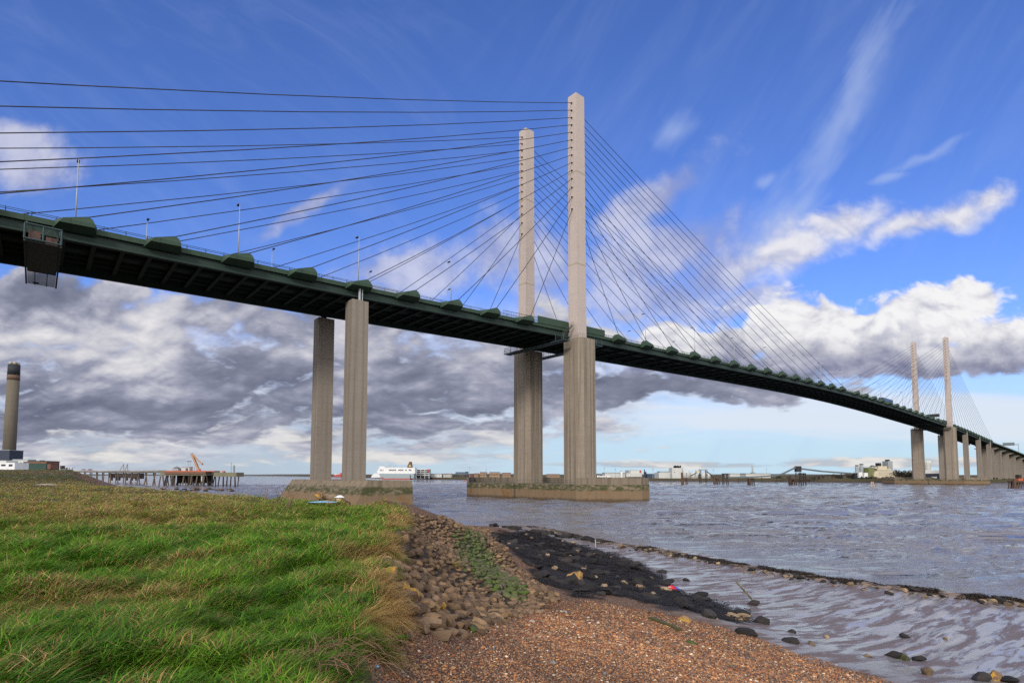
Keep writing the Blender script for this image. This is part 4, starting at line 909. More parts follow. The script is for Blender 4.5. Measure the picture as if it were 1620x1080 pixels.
tag(blades('seaweed', np.concatenate([B, bz[:, None]], 1), RNG.uniform(0.12, 0.34, n), RNG.uniform(0.02, 0.06, n), RNG.uniform(0, 6.28, n), RNG.uniform(0.05, 0.5, n), RNG.uniform(0.2, 0.6, n), k, M_FROND), kind='stuff')
n = 26000; k_ = RNG.uniform(0.0, 1.0, n) * (len(BAR) - 1.001); i_ = k_.astype(int); B = BAR[i_] + (BAR[i_ + 1] - BAR[i_]) * (k_ - i_)[:, None] + RNG.normal(0, 1, (n, 2)) * (0.22 + 0.45 * vnoise(k_ * 1.7, k_ * 0.0, 7))[:, None]; ok = (fbm(B[:, 0] * 0.8, B[:, 1] * 0.8, 68, 3) > 0.49 + 0.09 * (i_ < 5)) ; B = B[ok]; n = len(B)
k = RNG.uniform(0.5, 1.4, n)[:, None] * np.array([[0.026, 0.020, 0.015]]) + RNG.uniform(0, 0.03, n)[:, None] * np.array([[1.0, 0.75, 0.4]])
tag(blades('bar_seaweed', np.concatenate([B, height(B)[:, None] + 0.02], 1), RNG.uniform(0.15, 0.4, n), RNG.uniform(0.03, 0.09, n), RNG.uniform(0, 6.28, n), RNG.uniform(0.1, 0.6, n), RNG.uniform(0.2, 0.6, n), k, M_FROND), kind='stuff')
# ------------------------------------------------------------------ shingle: loose pebbles over the beach sheet
n = 120000; D_ = 5.0 + 15.5 * RNG.uniform(0, 1, n) ** 1.1; A_ = np.radians(RNG.uniform(-18, 48, n)); B = np.stack([np.sin(A_) * D_, np.cos(A_) * D_], 1)
ok = (poly_sd(Z_SHIN, B) + (fbm(B[:, 0] * 1.2, B[:, 1] * 1.2, 51, 3) - 0.5) * 1.2 < 0.15) & (poly_sd(GE, B) > -0.1); B = B[ok]; n = len(B)
V0, F0 = ico(1); keep = V0; sz = np.clip(RNG.lognormal(-4.35, 0.38, n), 0.006, 0.045) * np.clip(np.linalg.norm(B, axis=1) / 9.0, 0.9, 1.7)
an = RNG.uniform(0, 6.28, n); el = RNG.uniform(0.55, 1.0, n); fl = RNG.uniform(0.4, 0.75, n); c, s = np.cos(an)[:, None], np.sin(an)[:, None]
oc = np.array([[1, 0, 0], [0.3, 0.95, 0], [-0.8, 0.6, 0], [-0.8, -0.6, 0], [0.3, -0.95, 0], [0.45, 0.3, 0.8], [-0.5, 0.15, 0.85], [0.1, -0.55, 0.8], [0, 0, -0.6]])
of = np.array([[0, 1, 5], [1, 6, 5], [1, 2, 6], [2, 3, 6], [3, 7, 6], [3, 4, 7], [4, 0, 7], [0, 5, 7], [5, 6, 7]])
X = oc[None, :, 0] * sz[:, None]; Y = oc[None, :, 1] * (sz * el)[:, None]; Z = oc[None, :, 2] * (sz * fl)[:, None]
PV = np.stack([X * c - Y * s + B[:, :1], X * s + Y * c + B[:, 1:2], Z + height(B)[:, None] + (sz * 0.25)[:, None]], 2)
pal = np.array([(0.072, 0.038, 0.021), (0.205, 0.085, 0.034), (0.275, 0.13, 0.05), (0.135, 0.08, 0.052), (0.33, 0.195, 0.09), (0.22, 0.165, 0.12), (0.095, 0.083, 0.075), (0.47, 0.41, 0.33)])
pc = pal[RNG.choice(8, n, p=[0.13, 0.22, 0.22, 0.14, 0.12, 0.08, 0.06, 0.03])] * RNG.uniform(0.75, 1.3, n)[:, None]
ph = height(B); pc = pc * np.array([1.16, 1.06, 0.95]) * (0.74 + 0.5 * vnoise(ph * 7.0, B[:, 0] * 0.15, 151) + 0.25 * (fbm(B[:, 0] * 0.4, B[:, 1] * 0.4, 153, 3) - 0.5))[:, None] * (1 - 0.25 * sstep(-0.9, -0.1, poly_sd(Z_SHIN, B)))[:, None]
pc = np.concatenate([np.repeat(pc[:, None], 9, 1), np.ones((n, 9, 1))], 2)
tag(raw_mesh('shingle', PV.reshape(-1, 3), [(np.arange(n)[:, None, None] * 9 + of[None]).reshape(-1, 3)], mat_vert('wet_flint_pebble', 0.5, 0.35), {'tint_colour': pc.reshape(-1, 4)}, True), kind='stuff')
# ------------------------------------------------------------------ grass: long, wind-laid, green and straw
M_GRASS = mat_vert('grass_blade', 0.55, 0.25, 0.35)
def grass_field(n, d0, d1, pw):
    D = d0 * (d1 / d0) ** (RNG.uniform(0, 1, n) ** pw); u = RNG.uniform(-60, 680, n); a = np.arctan((u - 810) / F)
    return np.stack([np.tan(a) * D, D], 1), D
def turf(n, d0, d1, pw):
    X, D = grass_field(n, d0, d1, pw); z, sd, _ = height(X, True); ok = (sd < -0.16 + 0.12 * RNG.uniform(-1, 1, n) + (fbm(X[:, 0] * 1.6, X[:, 1] * 1.6, 141, 3) - 0.5) * 1.1) & ((X[:, 0] > -90) | (D < 140)); X, D, z, sd = X[ok], D[ok], z[ok], sd[ok]; n = len(X)
    x, y = X[:, 0], X[:, 1]
    px = 810 + F * x / D
    cl = fbm(x * 0.55, y * 0.55, 101, 4); cl2 = fbm(x * 1.7, y * 1.7, 103, 3); sw = fbm(x * 0.35, y * 0.35, 107, 3)
    # straw patches: streaky drifts, the bank's seaward edge, and the rough strip across the middle of the field
    edge = sstep(-1.0, -0.1, (sd + (cl - 0.5) * 1.6) / (0.42 + 0.075 * D)) * sstep(34, 24, D)
    rough_ = sstep(13, 20, D + (cl - 0.5) * 8) * sstep(560, 330, px + (cl2 - 0.5) * 160)
    drift = sstep(0.52, 0.66, fbm(x * 0.30 - y * 0.22, x * 0.15 + y * 0.5, 113, 4)) * sstep(500, 250, px)
    st = np.clip(np.maximum.reduce([edge * 0.78, rough_ * 0.72, drift * 0.6, 0.07 + 0.25 * sstep(0.60, 0.72, cl2)]), 0, 1)
    cl3 = fbm(x * 1.1, y * 1.1, 109, 3); edge = edge * (0.25 + 0.75 * sstep(0.40, 0.58, cl3)); st = np.clip(np.maximum.reduce([edge * 0.88, rough_ * 0.66, drift * 0.6, 0.07 + 0.25 * sstep(0.60, 0.72, cl2)]), 0, 1); straw = RNG.uniform(0, 1, n) < st
    L = RNG.uniform(0.17, 0.36, n) * (0.65 + 0.8 * cl) * np.where(straw, 1.1, 1.0) * (1 + 0.1 * edge); far = np.clip(D / 7.0, 1, 9)
    L *= np.where(D > 25, 0.85, 1.0) * (0.74 + 0.26 * sstep(5, 12, D))
    W = RNG.uniform(0.005, 0.0105, n) * far ** 0.85 * np.where(straw, 0.75, 1.0)
    ang_ = 0.3 + 2.2 * (sw - 0.5) * 2 + 2.4 * (cl2 - 0.5) * 2 + RNG.normal(0, 0.8, n)
    ang_ = np.where(RNG.uniform(0, 1, n) < 0.28, RNG.uniform(0, 6.28, n), ang_)
    lift = np.clip(RNG.normal(0.45, 0.22, n) + 0.25 * (cl2 - 0.5), 0.08, 0.97); droop = np.clip(RNG.normal(0.42, 0.14, n), 0.1, 0.8) * lift * 1.25
    g1, g2, g3 = np.array([0.042, 0.115, 0.006]), np.array([0.10, 0.245, 0.009]), np.array([0.19, 0.26, 0.02])
    f = np.clip(0.15 + 0.85 * fbm(x * 0.9, y * 0.9, 121, 3) + RNG.normal(0, 0.22, n) - 0.1, 0, 1)[:, None]
    gcol = np.where(f < 0.6, g1 + (g2 - g1) * f / 0.6, g2 + (g3 - g2) * (f - 0.6) / 0.4)
    gcol = gcol * (0.75 + 0.5 * cl[:, None])
    s1, s2, s3 = np.array([0.38, 0.225, 0.075]), np.array([0.26, 0.15, 0.05]), np.array([0.50, 0.37, 0.16]); r = RNG.uniform(0, 1, n)[:, None]
    scol = np.where(r < 0.5, s2 + (s1 - s2) * r * 2, s1 + (s3 - s1) * (r - 0.5) * 2)
    yel = (sstep(12, 30, D) * 0.45)[:, None]; gcol = gcol * (1 - yel * 0.4) + yel * np.array([0.11, 0.10, 0.016])
    col = np.where(straw[:, None], scol, gcol) * RNG.uniform(0.5, 1.32, n)[:, None]
    side = np.where(RNG.uniform(0, 1, n) < 0.5, np.arctan2(-x, y), ang_ + np.pi / 2)
    hump = 0.27 * sstep(0.35, 0.65, cl2) * np.where(D < 40, 1, 0.6)
    return np.concatenate([X, (z - 0.03 + hump * RNG.uniform(0.2, 1.0, n))[:, None]], 1), L, W, ang_, lift, droop, col, side
a = turf(430000, 3.6, 30, 0.92); b = turf(150000, 26, 150, 0.9); c = [np.concatenate(q) for q in zip(a, b)]
tag(blades('grass', c[0], c[1], c[2], c[3], c[4], c[5], c[6], M_GRASS, side=c[7]), kind='stuff')
# coarse ground cover on the far embankment
n = 30000; D = RNG.uniform(120, 330, n); px = RNG.uniform(-30, 190, n); X = np.stack([(px - 810) / F * D, D], 1); z, sd, _ = height(X, True); ok = sd < 6; X, z, D = X[ok], z[ok], D[ok]; n = len(X)
f = fbm(X[:, 0] * 0.06, X[:, 1] * 0.06, 131, 3)[:, None]; col = np.where(f < 0.5, np.array([[0.26, 0.165, 0.065]]), np.array([[0.17, 0.165, 0.035]])) * RNG.uniform(0.6, 1.3, n)[:, None]
tag(blades('rough_grass', np.concatenate([X, z[:, None]], 1), RNG.uniform(0.2, 0.5, n), RNG.uniform(0.2, 0.45, n), RNG.uniform(0, 6.28, n), RNG.uniform(0.15, 0.6, n), RNG.uniform(0.1, 0.4, n), col, M_GRASS), kind='stuff')
# tall bleached tussocks where the turf meets the stones
def tussocks(spots, name, mat):
    """each spot: x, y, radius, count, length, straw share"""
    Q, L, H, LI, DR, CO, WI = [], [], [], [], [], [], []
    for (x, y, r, cnt, ln, ss_) in spots:
        a_ = RNG.uniform(0, 2 * np.pi, cnt); rr_ = r * 0.55 * np.sqrt(RNG.uniform(0, 1, cnt)); Q.append(np.stack([x + rr_ * np.cos(a_), y + rr_ * np.sin(a_)], 1))
        vx, vy = np.cos(a_) * rr_ / r + 0.38 + RNG.normal(0, 0.22, cnt), np.sin(a_) * rr_ / r + 0.10 + RNG.normal(0, 0.22, cnt)
        H.append(np.arctan2(vy, vx)); L.append(ln * RNG.uniform(0.55, 1.25, cnt)); LI.append(np.clip(RNG.normal(0.78, 0.14, cnt), 0.3, 0.97)); DR.append(np.clip(RNG.normal(0.70, 0.2, cnt), 0.15, 1.1))
        k = RNG.uniform(0, 1, (cnt, 1)); st = RNG.uniform(0, 1, (cnt, 1)) < ss_; tone = RNG.uniform(0.75, 1.2)
        CO.append(np.where(st, np.where(k < 0.5, np.array([[0.30, 0.17, 0.05]]), np.array([[0.50, 0.33, 0.13]])), np.where(k < 0.5, np.array([[0.05, 0.125, 0.012]]), np.array([[0.115, 0.235, 0.02]]))) * RNG.uniform(0.7, 1.2, (cnt, 1)) * tone)
        WI.append(RNG.uniform(0.0045, 0.0085, cnt) * np.clip(y / 7, 1, 4))
    X = np.concatenate(Q); z = height(X) - 0.02; n = len(X)
    return tag(blades(name, np.concatenate([X, z[:, None]], 1), np.concatenate(L), np.concatenate(WI), np.concatenate(H), np.concatenate(LI), np.concatenate(DR), np.concatenate(CO), mat, side=np.where(RNG.uniform(0, 1, n) < 0.6, np.arctan2(-X[:, 0], X[:, 1]), np.concatenate(H) + np.pi / 2)), kind='stuff')
sp = []
for u, v, cnt, ln, ss_ in [(608, 838, 700, 0.5, .9), (632, 824, 500, 0.45, .9), (592, 858, 900, 0.5, .9), (606, 876, 900, 0.48, .75), (572, 880, 900, 0.5, .9), (562, 905, 1100, 0.5, .92), (540, 922, 1000, 0.48, .9), (582, 925, 1100, 0.5, .92), (552, 955, 1400, 0.55, .95), (590, 950, 1400, 0.55, .95), (512, 978, 1000, 0.5, .9), (566, 990, 1300, 0.52, .9), (602, 978, 1200, 0.5, .95), (535, 1015, 900, 0.45, .6), (588, 1030, 700, 0.4, .5), (498, 1000, 800, 0.42, .7), (600, 900, 700, .4, .3), (480, 945, 700, .4, .6), (525, 890, 700, .4, .7), (550, 860, 700, .4, .7)]:
    p = ground(u + 2, v); sp.append((p.x, p.y, 0.11 + 0.016 * p.y, cnt, ln * (0.85 + 0.016 * p.y), ss_))
tussocks(sp, 'straw_grass', M_GRASS)
sp = []
for i in range(34):
    q = RNG.uniform(Z_ROCK.min(0), Z_ROCK.max(0))
    if poly_sd(Z_ROCK, q[None])[0] < -0.2 and 0.1 < poly_sd(GE, q[None])[0] < 1.6: sp.append((q[0], q[1], 0.07 + 0.006 * q[1], int(RNG.uniform(60, 200)), RNG.uniform(0.22, 0.4), RNG.uniform(0.2, 1.0)))
for i in range(170):
    D = 4.2 * (26 / 4.2) ** RNG.uniform(0, 1); u = RNG.uniform(-20, 560); x = (u - 810) / F * D
    if poly_sd(GE, np.array([[x, D]]))[0] > -0.5: continue
    sp.append((x, D, RNG.uniform(0.10, 0.26) * (1 + D * 0.03), int(RNG.uniform(180, 420)), RNG.uniform(0.2, 0.36), 0.75 if RNG.uniform() < 0.28 else 0.08))
tussocks(sp, 'tussock_grass', M_GRASS)
# ------------------------------------------------------------------ dead stalks, bramble, dock, litter
M_STALK = plain('bleached_dead_stalk', (0.22, 0.15, 0.08), 0.8, 0.3, 3.0); M_STALKD = plain('brown_dead_stalk', (0.085, 0.055, 0.035), 0.8, 0.3, 3.0)
def stalk_mesh(seed, h):
    R = random.Random(seed); m = MB(); p = Vector((0, 0, -0.05)); d = Vector((R.uniform(-.2, .3), R.uniform(-.2, .2), 1)); n = 5
    for k in range(n):
        q = p + d.normalized() * h / n; m.tube(p, q, 0.012 * (1 - k / n * 0.6), 5); p = q; d += Vector((R.uniform(-.15, .2), R.uniform(-.15, .15), 0))
        if k > 0:
            for j in range(R.choice([1, 2, 2])):
                e = p + Vector((R.uniform(-.2, .22), R.uniform(-.2, .2), R.uniform(0.02, 0.2))) * h * 0.9; m.tube(p, e, 0.006, 4, 0.003); m.tube(e, e + Vector((R.uniform(-.06, .06), 0, R.uniform(-.06, .08))), 0.011, 4, 0.004)
    return m
protos = [stalk_mesh(i, 1.0).build('dead_stalk', M_STALK if i % 2 else M_STALKD) for i in range(6)]; usedp = set()
spots = [(40, 955), (52, 958), (105, 985), (150, 1010), (225, 900), (330, 905), (400, 960), (255, 985), (180, 1050), (70, 1030), (440, 1045), (300, 860), (20, 905), (500, 1055)] + [(random.uniform(120, 330), random.uniform(792, 826)) for _ in range(16)] + [(random.uniform(330, 470), random.uniform(792, 822)) for _ in range(22)] + [(440, 806), (446, 810), (452, 804), (458, 812), (435, 803)] + [(random.uniform(10, 130), random.uniform(800, 850)) for _ in range(8)]
for i, (u, v) in enumerate(spots):
    pr = protos[i % 6]; o = pr if i % 6 not in usedp else dup(pr); usedp.add(i % 6); p = ground(u, v); o.location = (p.x, p.y, hz(p.x, p.y)); s = (random.uniform(0.4, 0.95) * (1.15 if 400 < u < 470 else 0.9)) if v < 855 else random.uniform(0.22, 0.4); k = 1 + (p.y > 20) * 0.6
    o.scale = (s * k, s * k, s); o.rotation_euler = (0, 0, random.uniform(0, 6.28)); tag(o, 'thin dead weed stalk standing in the rough grass of the bank', 'weed stalk', 'dead weed stalks on the bank')
m = MB(); R = random.Random(4)
for i in range(130):
    u, v = R.uniform(455, 605), R.uniform(1030, 1085); p = ground(u, min(v, 1078)); p.z += 0.05; d = R.uniform(0, 6.28); L = R.uniform(0.15, 0.5); P = [p + Vector((math.cos(d) * L * t_, math.sin(d) * L * t_, 0.09 * math.sin(math.pi * t_ * 0.9) + R.uniform(-.01, .02))) for t_ in (0, .25, .5, .75, 1)]; m.path(P, R.uniform(0.0014, 0.003), 4)
tag(m.build('bramble_stems', plain('red_brown_bramble', (0.15, 0.085, 0.055), 0.8, 0.3, 5.0)), kind='stuff')
pl = empty('dock_plant', ground(632, 1016), 'bright green leafy plant at the corner of grass and shingle', 'plant'); M_LEAF = plain('fresh_green_leaf', (0.055, 0.20, 0.012), 0.5, 0.3, 9.0)
base = Vector(pl.location)
for i in range(30):
    a_ = random.uniform(0, 6.28); L = random.uniform(0.10, 0.24); up = random.uniform(0.3, 1.0); h_ = Vector((math.cos(a_), math.sin(a_), 0)); sd_ = Vector((-h_.y, h_.x, 0)); m = MB()
    pts = [(0.0, 0.008), (0.35, 0.03), (0.65, 0.038), (1.0, 0.004)]; vs = []
    for f_, w_ in pts:
        c_ = h_ * L * f_ * 0.8 + Vector((0, 0, L * (up * f_ - 0.45 * f_ * f_))); vs += [c_ - sd_ * w_ + Vector((0, 0, .008)), c_ + Vector((0, 0, -0.004)), c_ + sd_ * w_ + Vector((0, 0, .008))]
    m.add(vs, [(3 * k + j, 3 * k + j + 1, 3 * k + j + 4, 3 * k + j + 3) for k in range(3) for j in range(2)]); m.build('leaf', M_LEAF, pl, True)
def rag(name, p, s, mat, label, cat, seed, h=0.35, rz=0.0):
    R = np.random.default_rng(seed); n = 12; m = MB(); g_ = np.linspace(-1, 1, n)
    for b_ in g_:
        for a_ in g_:
            r = math.hypot(a_, b_); k = 1 - 0.18 * max(0, r - 1) - 0.1 * R.uniform(); zz = h * max(0, 1 - r ** 1.6) + h * 0.35 * (vnoise(a_ * 3 + seed, b_ * 3) - 0.5); m.v.append((a_ * k * s[0], b_ * k * s[1], max(0.0, float(zz)) * s[2] * min(s[0], 0.42) * 1.7 + 0.006))
    N0 = n * n
    for i in range(N0): x_, y_, z_ = m.v[i]; m.v.append((x_, y_, max(z_ - 0.008, -0.03)))
    for j in range(n - 1):
        for i in range(n - 1): q = j * n + i; m.f += [(q, q + 1, q + n + 1, q + n), (N0 + q, N0 + q + n, N0 + q + n + 1, N0 + q + 1)]
    m.m = [0] * len(m.f); o = m.build(name, mat, None, True); o.location = p; o.rotation_euler = (0, 0, rz); return tag(o, label, cat)
M_RED = plain('red_plastic', (0.42, 0.01, 0.016), 0.45, 0.15, 8.0); M_BLUE = plain('blue_plastic', (0.02, 0.05, 0.36), 0.45, 0.15, 8.0); M_WHITE = plain('white_plastic', (0.62, 0.64, 0.66), 0.5, 0.1, 8.0); M_LIGHTP = plain('dull_white_paint', (0.42, 0.42, 0.40), 0.6, 0.2, 4.0); M_SKYB = plain('pale_blue_sheet', (0.22, 0.42, 0.66), 0.5, 0.2, 3.0)
p = ground(1062, 934); bun = empty('plastic_bundle', p, 'crumpled bright red plastic bundle with blue rim lying on black seaweed', 'litter')
o = rag('red_sheet', (0, 0, 0.10), (0.33, 0.2, 0.7), M_RED, None, None, 3, 0.42, 0.2); o.parent = bun
o = rag('blue_rim', (0.2, 0.08, 0.06), (0.25, 0.17, 0.8), M_BLUE, None, None, 5, 0.4, 0.0); o.parent = bun
o = rag('white_patch', (-0.1, -0.1, 0.2), (0.1, 0.05, 0.3), M_WHITE, None, None, 8, 0.3, 0.3); o.parent = bun
rag('litter_scrap', ground(328, 1064), (0.05, 0.035, 0.5), M_WHITE, 'crumpled white plastic scrap lying in the green grass', 'litter', 11, 0.6, 0.5).location.z += 0.16
rag('litter_scrap', ground(597, 1067), (0.018, 0.014, 0.5), M_SKYB, 'tiny bright blue scrap beside the bramble stems', 'litter', 12, 0.6).location.z += 0.06
rag('plastic_sheet', ground(72, 767.5), (1.9, 0.7, 0.35), plain('pinkish_white_sheet', (0.34, 0.27, 0.27)), 'pinkish white sheet dumped on the far left grass', 'litter', 14, 0.9)
p = ground(513, 800); rag('plastic_sheet', (p.x, p.y - 0.3, hz(p.x, p.y) + 0.20), (0.85, 0.3, 0.22), M_SKYB, 'pale blue plastic sheet in front of the rubble by the pile cap', 'litter', 15, 0.4)
p2 = ground(533, 800); rag('plastic_sheet', (p2.x, p2.y + 0.4, hz(p2.x, p2.y) + 0.42), (0.28, 0.22, 0.5), M_WHITE, 'white plastic sheet among the rubble by the pile cap', 'litter', 16, 0.5)
for i, (du, kd, s, lb) in enumerate([(-18, 'lich', 0.36, 'orange-tan rubble block at the left end of the heap'), (-8, 'tan', 0.30, 'pinkish rubble block second in the heap'), (4, 'tan', 0.34, 'tan rubble block behind the blue sheet'), (14, 'tan', 0.26, 'small tan rubble block mid heap'), (24, 'rock', 0.34, 'brown rubble block beside the white sheet'), (34, 'rock', 0.30, 'dark rubble block right of the white sheet'), (46, 'rock', 0.28, 'low brown rubble block near the heap end'), (58, 'tan', 0.2, 'last small tan rubble block of the heap')]):
    p = ground(513 + du, 799); q = Vector((p.x, p.y + 1.0, 0)); put_stone('rubble_block', kd, q.x, q.y, s * 1.15, lb, 'rubble', None, 0.0, z=hz(q.x, q.y) + 0.34)
p = ground(468, 793); m = MB(); m.box((0, 0, 0.28), (5.6, 0.3, 0.42), 0.1, 0, None, 0.0); o = m.build('timber_baulk', plain('tarred_timber', (0.018, 0.02, 0.022), 0.8, 0.4, 2.0)); o.location = (p.x, p.y + 0.8, hz(p.x, p.y) + 0.05); o.rotation_euler = (0, 0.05, -0.25); tag(o, 'dark tarred timber baulk on the grass crest before the pile cap', 'timber')
p = ground(1186, 956); m = MB(); m.path([Vector((0.35, 0, -0.2)), Vector((0.1, 0.05, 0.28)), Vector((-0.18, 0.1, 0.62)), Vector((-0.55, 0.15, 1.02))], 0.038, 7); o = m.build('leaning_stick', plain('weedy_stick', (0.11, 0.09, 0.03), 0.7, 0.3, 4.0), None, True); o.location = p; tag(o, 'bent greenish stick leaning out of the wet mud', 'stick')
put_stone('stone', 'weed', p.x + 0.12, p.y, 0.34, 'small black weed clump at the foot of the leaning stick', 'stone')
p = ground(942, 865); m = MB(); m.tube((0, 0, -0.3), (0, 0, 0.68), 0.028, 8); m.tube((0, 0, 0.4), (0.4, 0.1, 0.37), 0.015, 6); o = m.build('white_post', M_LIGHTP); o.location = p; tag(o, 'short white post with a stub arm standing at the waterline', 'post')
a_, b_ = ground(1029, 979), ground(1076, 998); m = MB(); d = b_ - a_; m.box((0, 0, 0.03), (d.length * 1.02, 0.16, 0.11)); o = m.build('timber_plank', plain('algae_plank', (0.065, 0.058, 0.022), 0.75, 0.45, 5.0)); o.location = (a_ + b_) / 2; o.rotation_euler = (0, -math.asin(d.z / d.length), math.atan2(d.y, d.x)); tag(o, 'green-brown timber plank half buried in the shingle', 'plank')
# ------------------------------------------------------------------ the far shore
LZ = 3.3
FB = [(-2600, 5200), (-1500, 3600), (-760, 2300), (-420, 1550), (-150, 960), (-65, 850), (80, 765), (190, 672), (280, 625), (380, 562), (505, 552), (700, 560), (1200, 640), (3000, 900)]
def far_bank():
    V, Fq = [], []
    for i, (x, y) in enumerate(FB):
        d = Vector((x, y)).normalized()
        for off, z in ((0, -1.5), (2, 0.3), (7, LZ), (9, LZ + 0.25), (16, LZ - 0.2), (60, LZ), (900, LZ + 1), (3500, LZ + 10), (8000, -3)): V.append((x + d.x * off, y + d.y * off, z if off != 900 else LZ + 3 * vnoise(i * 1.7, 0.5)))
    n = 9
    for i in range(len(FB) - 1):
        for k in range(n - 1): Fq.append((i * n + k, (i + 1) * n + k, (i + 1) * n + k + 1, i * n + k + 1))
    m, t, b = new_mat('far_land', 0.95, 0.1); p = t.pos(); z = t.sep(p)[2]; f = t.noise(p, 0.03, 5, 0.65)
    c = t.mix(t.ss(f, 0.4, 0.6), (0.075, 0.055, 0.030), (0.055, 0.052, 0.026)); c = t.mix(t.ss(z, 2.2, 1.0), c, (0.05, 0.042, 0.036)); t.put(b.inputs['Base Color'], c)
    return tag(raw_mesh('far_bank', V, [np.array(Fq)], m), kind='structure')
far_bank()
# low hills on the skyline, each with its own depth
def hill(x0, x1, D, zt, seed, dep=700):
    n = 40; V, Fq = [], []
    for i in range(n + 1):
        f = i / n; x = x0 + (x1 - x0) * f; h = zt * (0.45 + 0.55 * float(fbm(f * 5, seed, seed, 4))) * math.sin(math.pi * min(1, max(0, f))) ** 0.35
        V += [(x, D, LZ - 3), (x, D + dep * 0.4, LZ + h), (x, D + dep, LZ - 3)]
    for i in range(n):
        a = 3 * i; Fq += [(a, a + 3, a + 4, a + 1), (a + 1, a + 4, a + 5, a + 2)]
    return V, Fq
hv, hf = [], []
for a in ((-2600, -700, 4300, 13, 1), (-700, 300, 3200, 20, 2), (100, 900, 2600, 16, 3), (600, 2300, 2900, 20, 5), (-4800, -2200, 5200, 14, 6)):
    V, Fq = hill(*a); hf += [tuple(i + len(hv) for i in q) for q in Fq]; hv += V
tag(raw_mesh('hills', hv, [np.array(hf)], plain('distant_hill', (0.085, 0.085, 0.075), 0.95, 0.3, 0.01)), kind='structure')
# ------------------------------------------------------------------ materials for far things
C_ = lambda n, c, r=0.7, v=0.15, s=0.2: plain(n, c, r, v, s)
M_LGREY = C_('pale_grey_cladding', (0.42, 0.42, 0.40)); M_MGREY = C_('mid_grey_roofing', (0.24, 0.26, 0.27)); M_CREAM = C_('cream_cladding', (0.46, 0.40, 0.29)); M_OLIVE = C_('olive_green_cladding', (0.13, 0.14, 0.055)); M_WH = C_('white_paint', (0.58, 0.58, 0.57)); M_WIN = C_('window_dark', (0.03, 0.035, 0.045), 0.3)
M_RUST = C_('rusty_pile', (0.080, 0.048, 0.034), 0.85, 0.4, 1.0); M_DBROWN = C_('dark_wet_timber', (0.040, 0.030, 0.024), 0.85, 0.4, 1.0); M_TIMB = C_('weathered_timber', (0.11, 0.085, 0.065), 0.85, 0.35, 0.8); M_ORANGE = C_('orange_paint', (0.38, 0.095, 0.045), 0.5); M_DKGREEN = C_('dark_green_cladding', (0.022, 0.05, 0.038)); M_BRICK = C_('brown_brick', (0.14, 0.065, 0.045)); M_NAVY = C_('navy_cladding', (0.028, 0.036, 0.055)); M_TAN2 = C_('tan_brick', (0.25, 0.165, 0.105)); M_REDP = C_('red_paint', (0.33, 0.06, 0.05)); M_JCONC = C_('algae_stained_concrete', (0.15, 0.14, 0.09), 0.9, 0.35, 0.5); M_BLUED = C_('dark_blue_steel', (0.03, 0.05, 0.09))
def W(px, py, D): return at(px, py, D)
def span(px0, px1, D): return W(px0, 750, D).x, W(px1, 750, D).x
def zof(px, py, D): return W(px, py, D).z
def boxpart(root, name, mat, px0, px1, yt, yb, D, dep=12, dy=0.0, base=None):
    x0, x1 = span(px0, px1, D); z1 = zof((px0 + px1) / 2, yt, D); z0 = zof((px0 + px1) / 2, yb, D) if base is None else base
    o = root.location
    return MB().bb(x0 - o.x, x1 - o.x, dy, dy + dep, z0 - o.z, z1 - o.z).build(name, mat, root)
def thing(name, px, D, label, cat, z=LZ, group=None): p = W(px, 750, D); return empty(name, (p.x, D, z), label, cat, group)
# chimney and power-station buildings, far left
D = 1000; g = thing('power_station_chimney', 12.3, D, 'tall tapering concrete chimney with black band and four flues at the left edge', 'chimney', 6)
zb = 0; zt = zof(18, 577, D) - 6; m = MB(); R0, R1 = 9.7, 8.8
m.lathe((0, 0, 0), [(R0, 0), (R1 + (R0 - R1) * .45, zt * 0.5), (R1 + .1, zt * 0.905)], 28); m.build('shaft', mat_concrete('chimney_concrete', (0.105, 0.09, 0.068), (0.14, 0.12, 0.092), (0.08, 0.066, 0.048), True), g, True)
m = MB(); m.lathe((0, 0, zt * 0.905 + 0.01), [(R1 + .25, 0), (R1, zt * 0.094)], 28); m.build('black_band', C_('soot_black_band', (0.018, 0.02, 0.024)), g, True)
m = MB(); m.lathe((0, 0, zt * 0.86), [(R1 + .45, 0), (R1 + .45, zt * 0.045)], 28); m.build('rust_ring', C_('rust_stained_ring', (0.10, 0.06, 0.038)), g, True)
for dx, dy in ((-3.6, -3), (3.6, -3), (-3.6, 3.6), (3.6, 3.6)):
    m = MB(); m.lathe((dx, dy, zt), [(2.9, 0), (2.9, 5.0)], 14); m.build('flue', C_('flue_concrete', (0.30, 0.27, 0.22)), g, True)
D = 900
def simple(name, px0, px1, yt, yb, D, mat, label, cat, parts=(), dep=25, base=None, bname='body', group=None):
    g_ = thing(name, (px0 + px1) / 2, D, label, cat, LZ if base is None else base, group); boxpart(g_, bname, mat, px0, px1, yt, yb, D, dep, base=g_.location.z - 1.5)
    for (pn, pm, a, b_, c, d_, q) in parts: boxpart(g_, pn, pm, a, b_, c, d_, D, q[1], q[0])
    return g_
simple('turbine_hall', -14, 13, 712, 741, 880, M_NAVY, 'dark blue windowless block in front of the chimney foot', 'building', [('roof', M_MGREY, -14.3, 13.3, 711.2, 712, (-.4, 26))])
simple('office_building', -12, 22.5, 731.5, 741, 620, M_WH, 'white flat-roofed building with dark windows at the left edge', 'building', [('window', M_WIN, 1, 8, 734, 737, (-.1, .3)), ('window', M_WIN, 13, 19, 734, 737.5, (-.1, .3)), ('parapet', M_LGREY, -12.2, 6, 728, 731.5, (2, 15))], 18, 6.5)
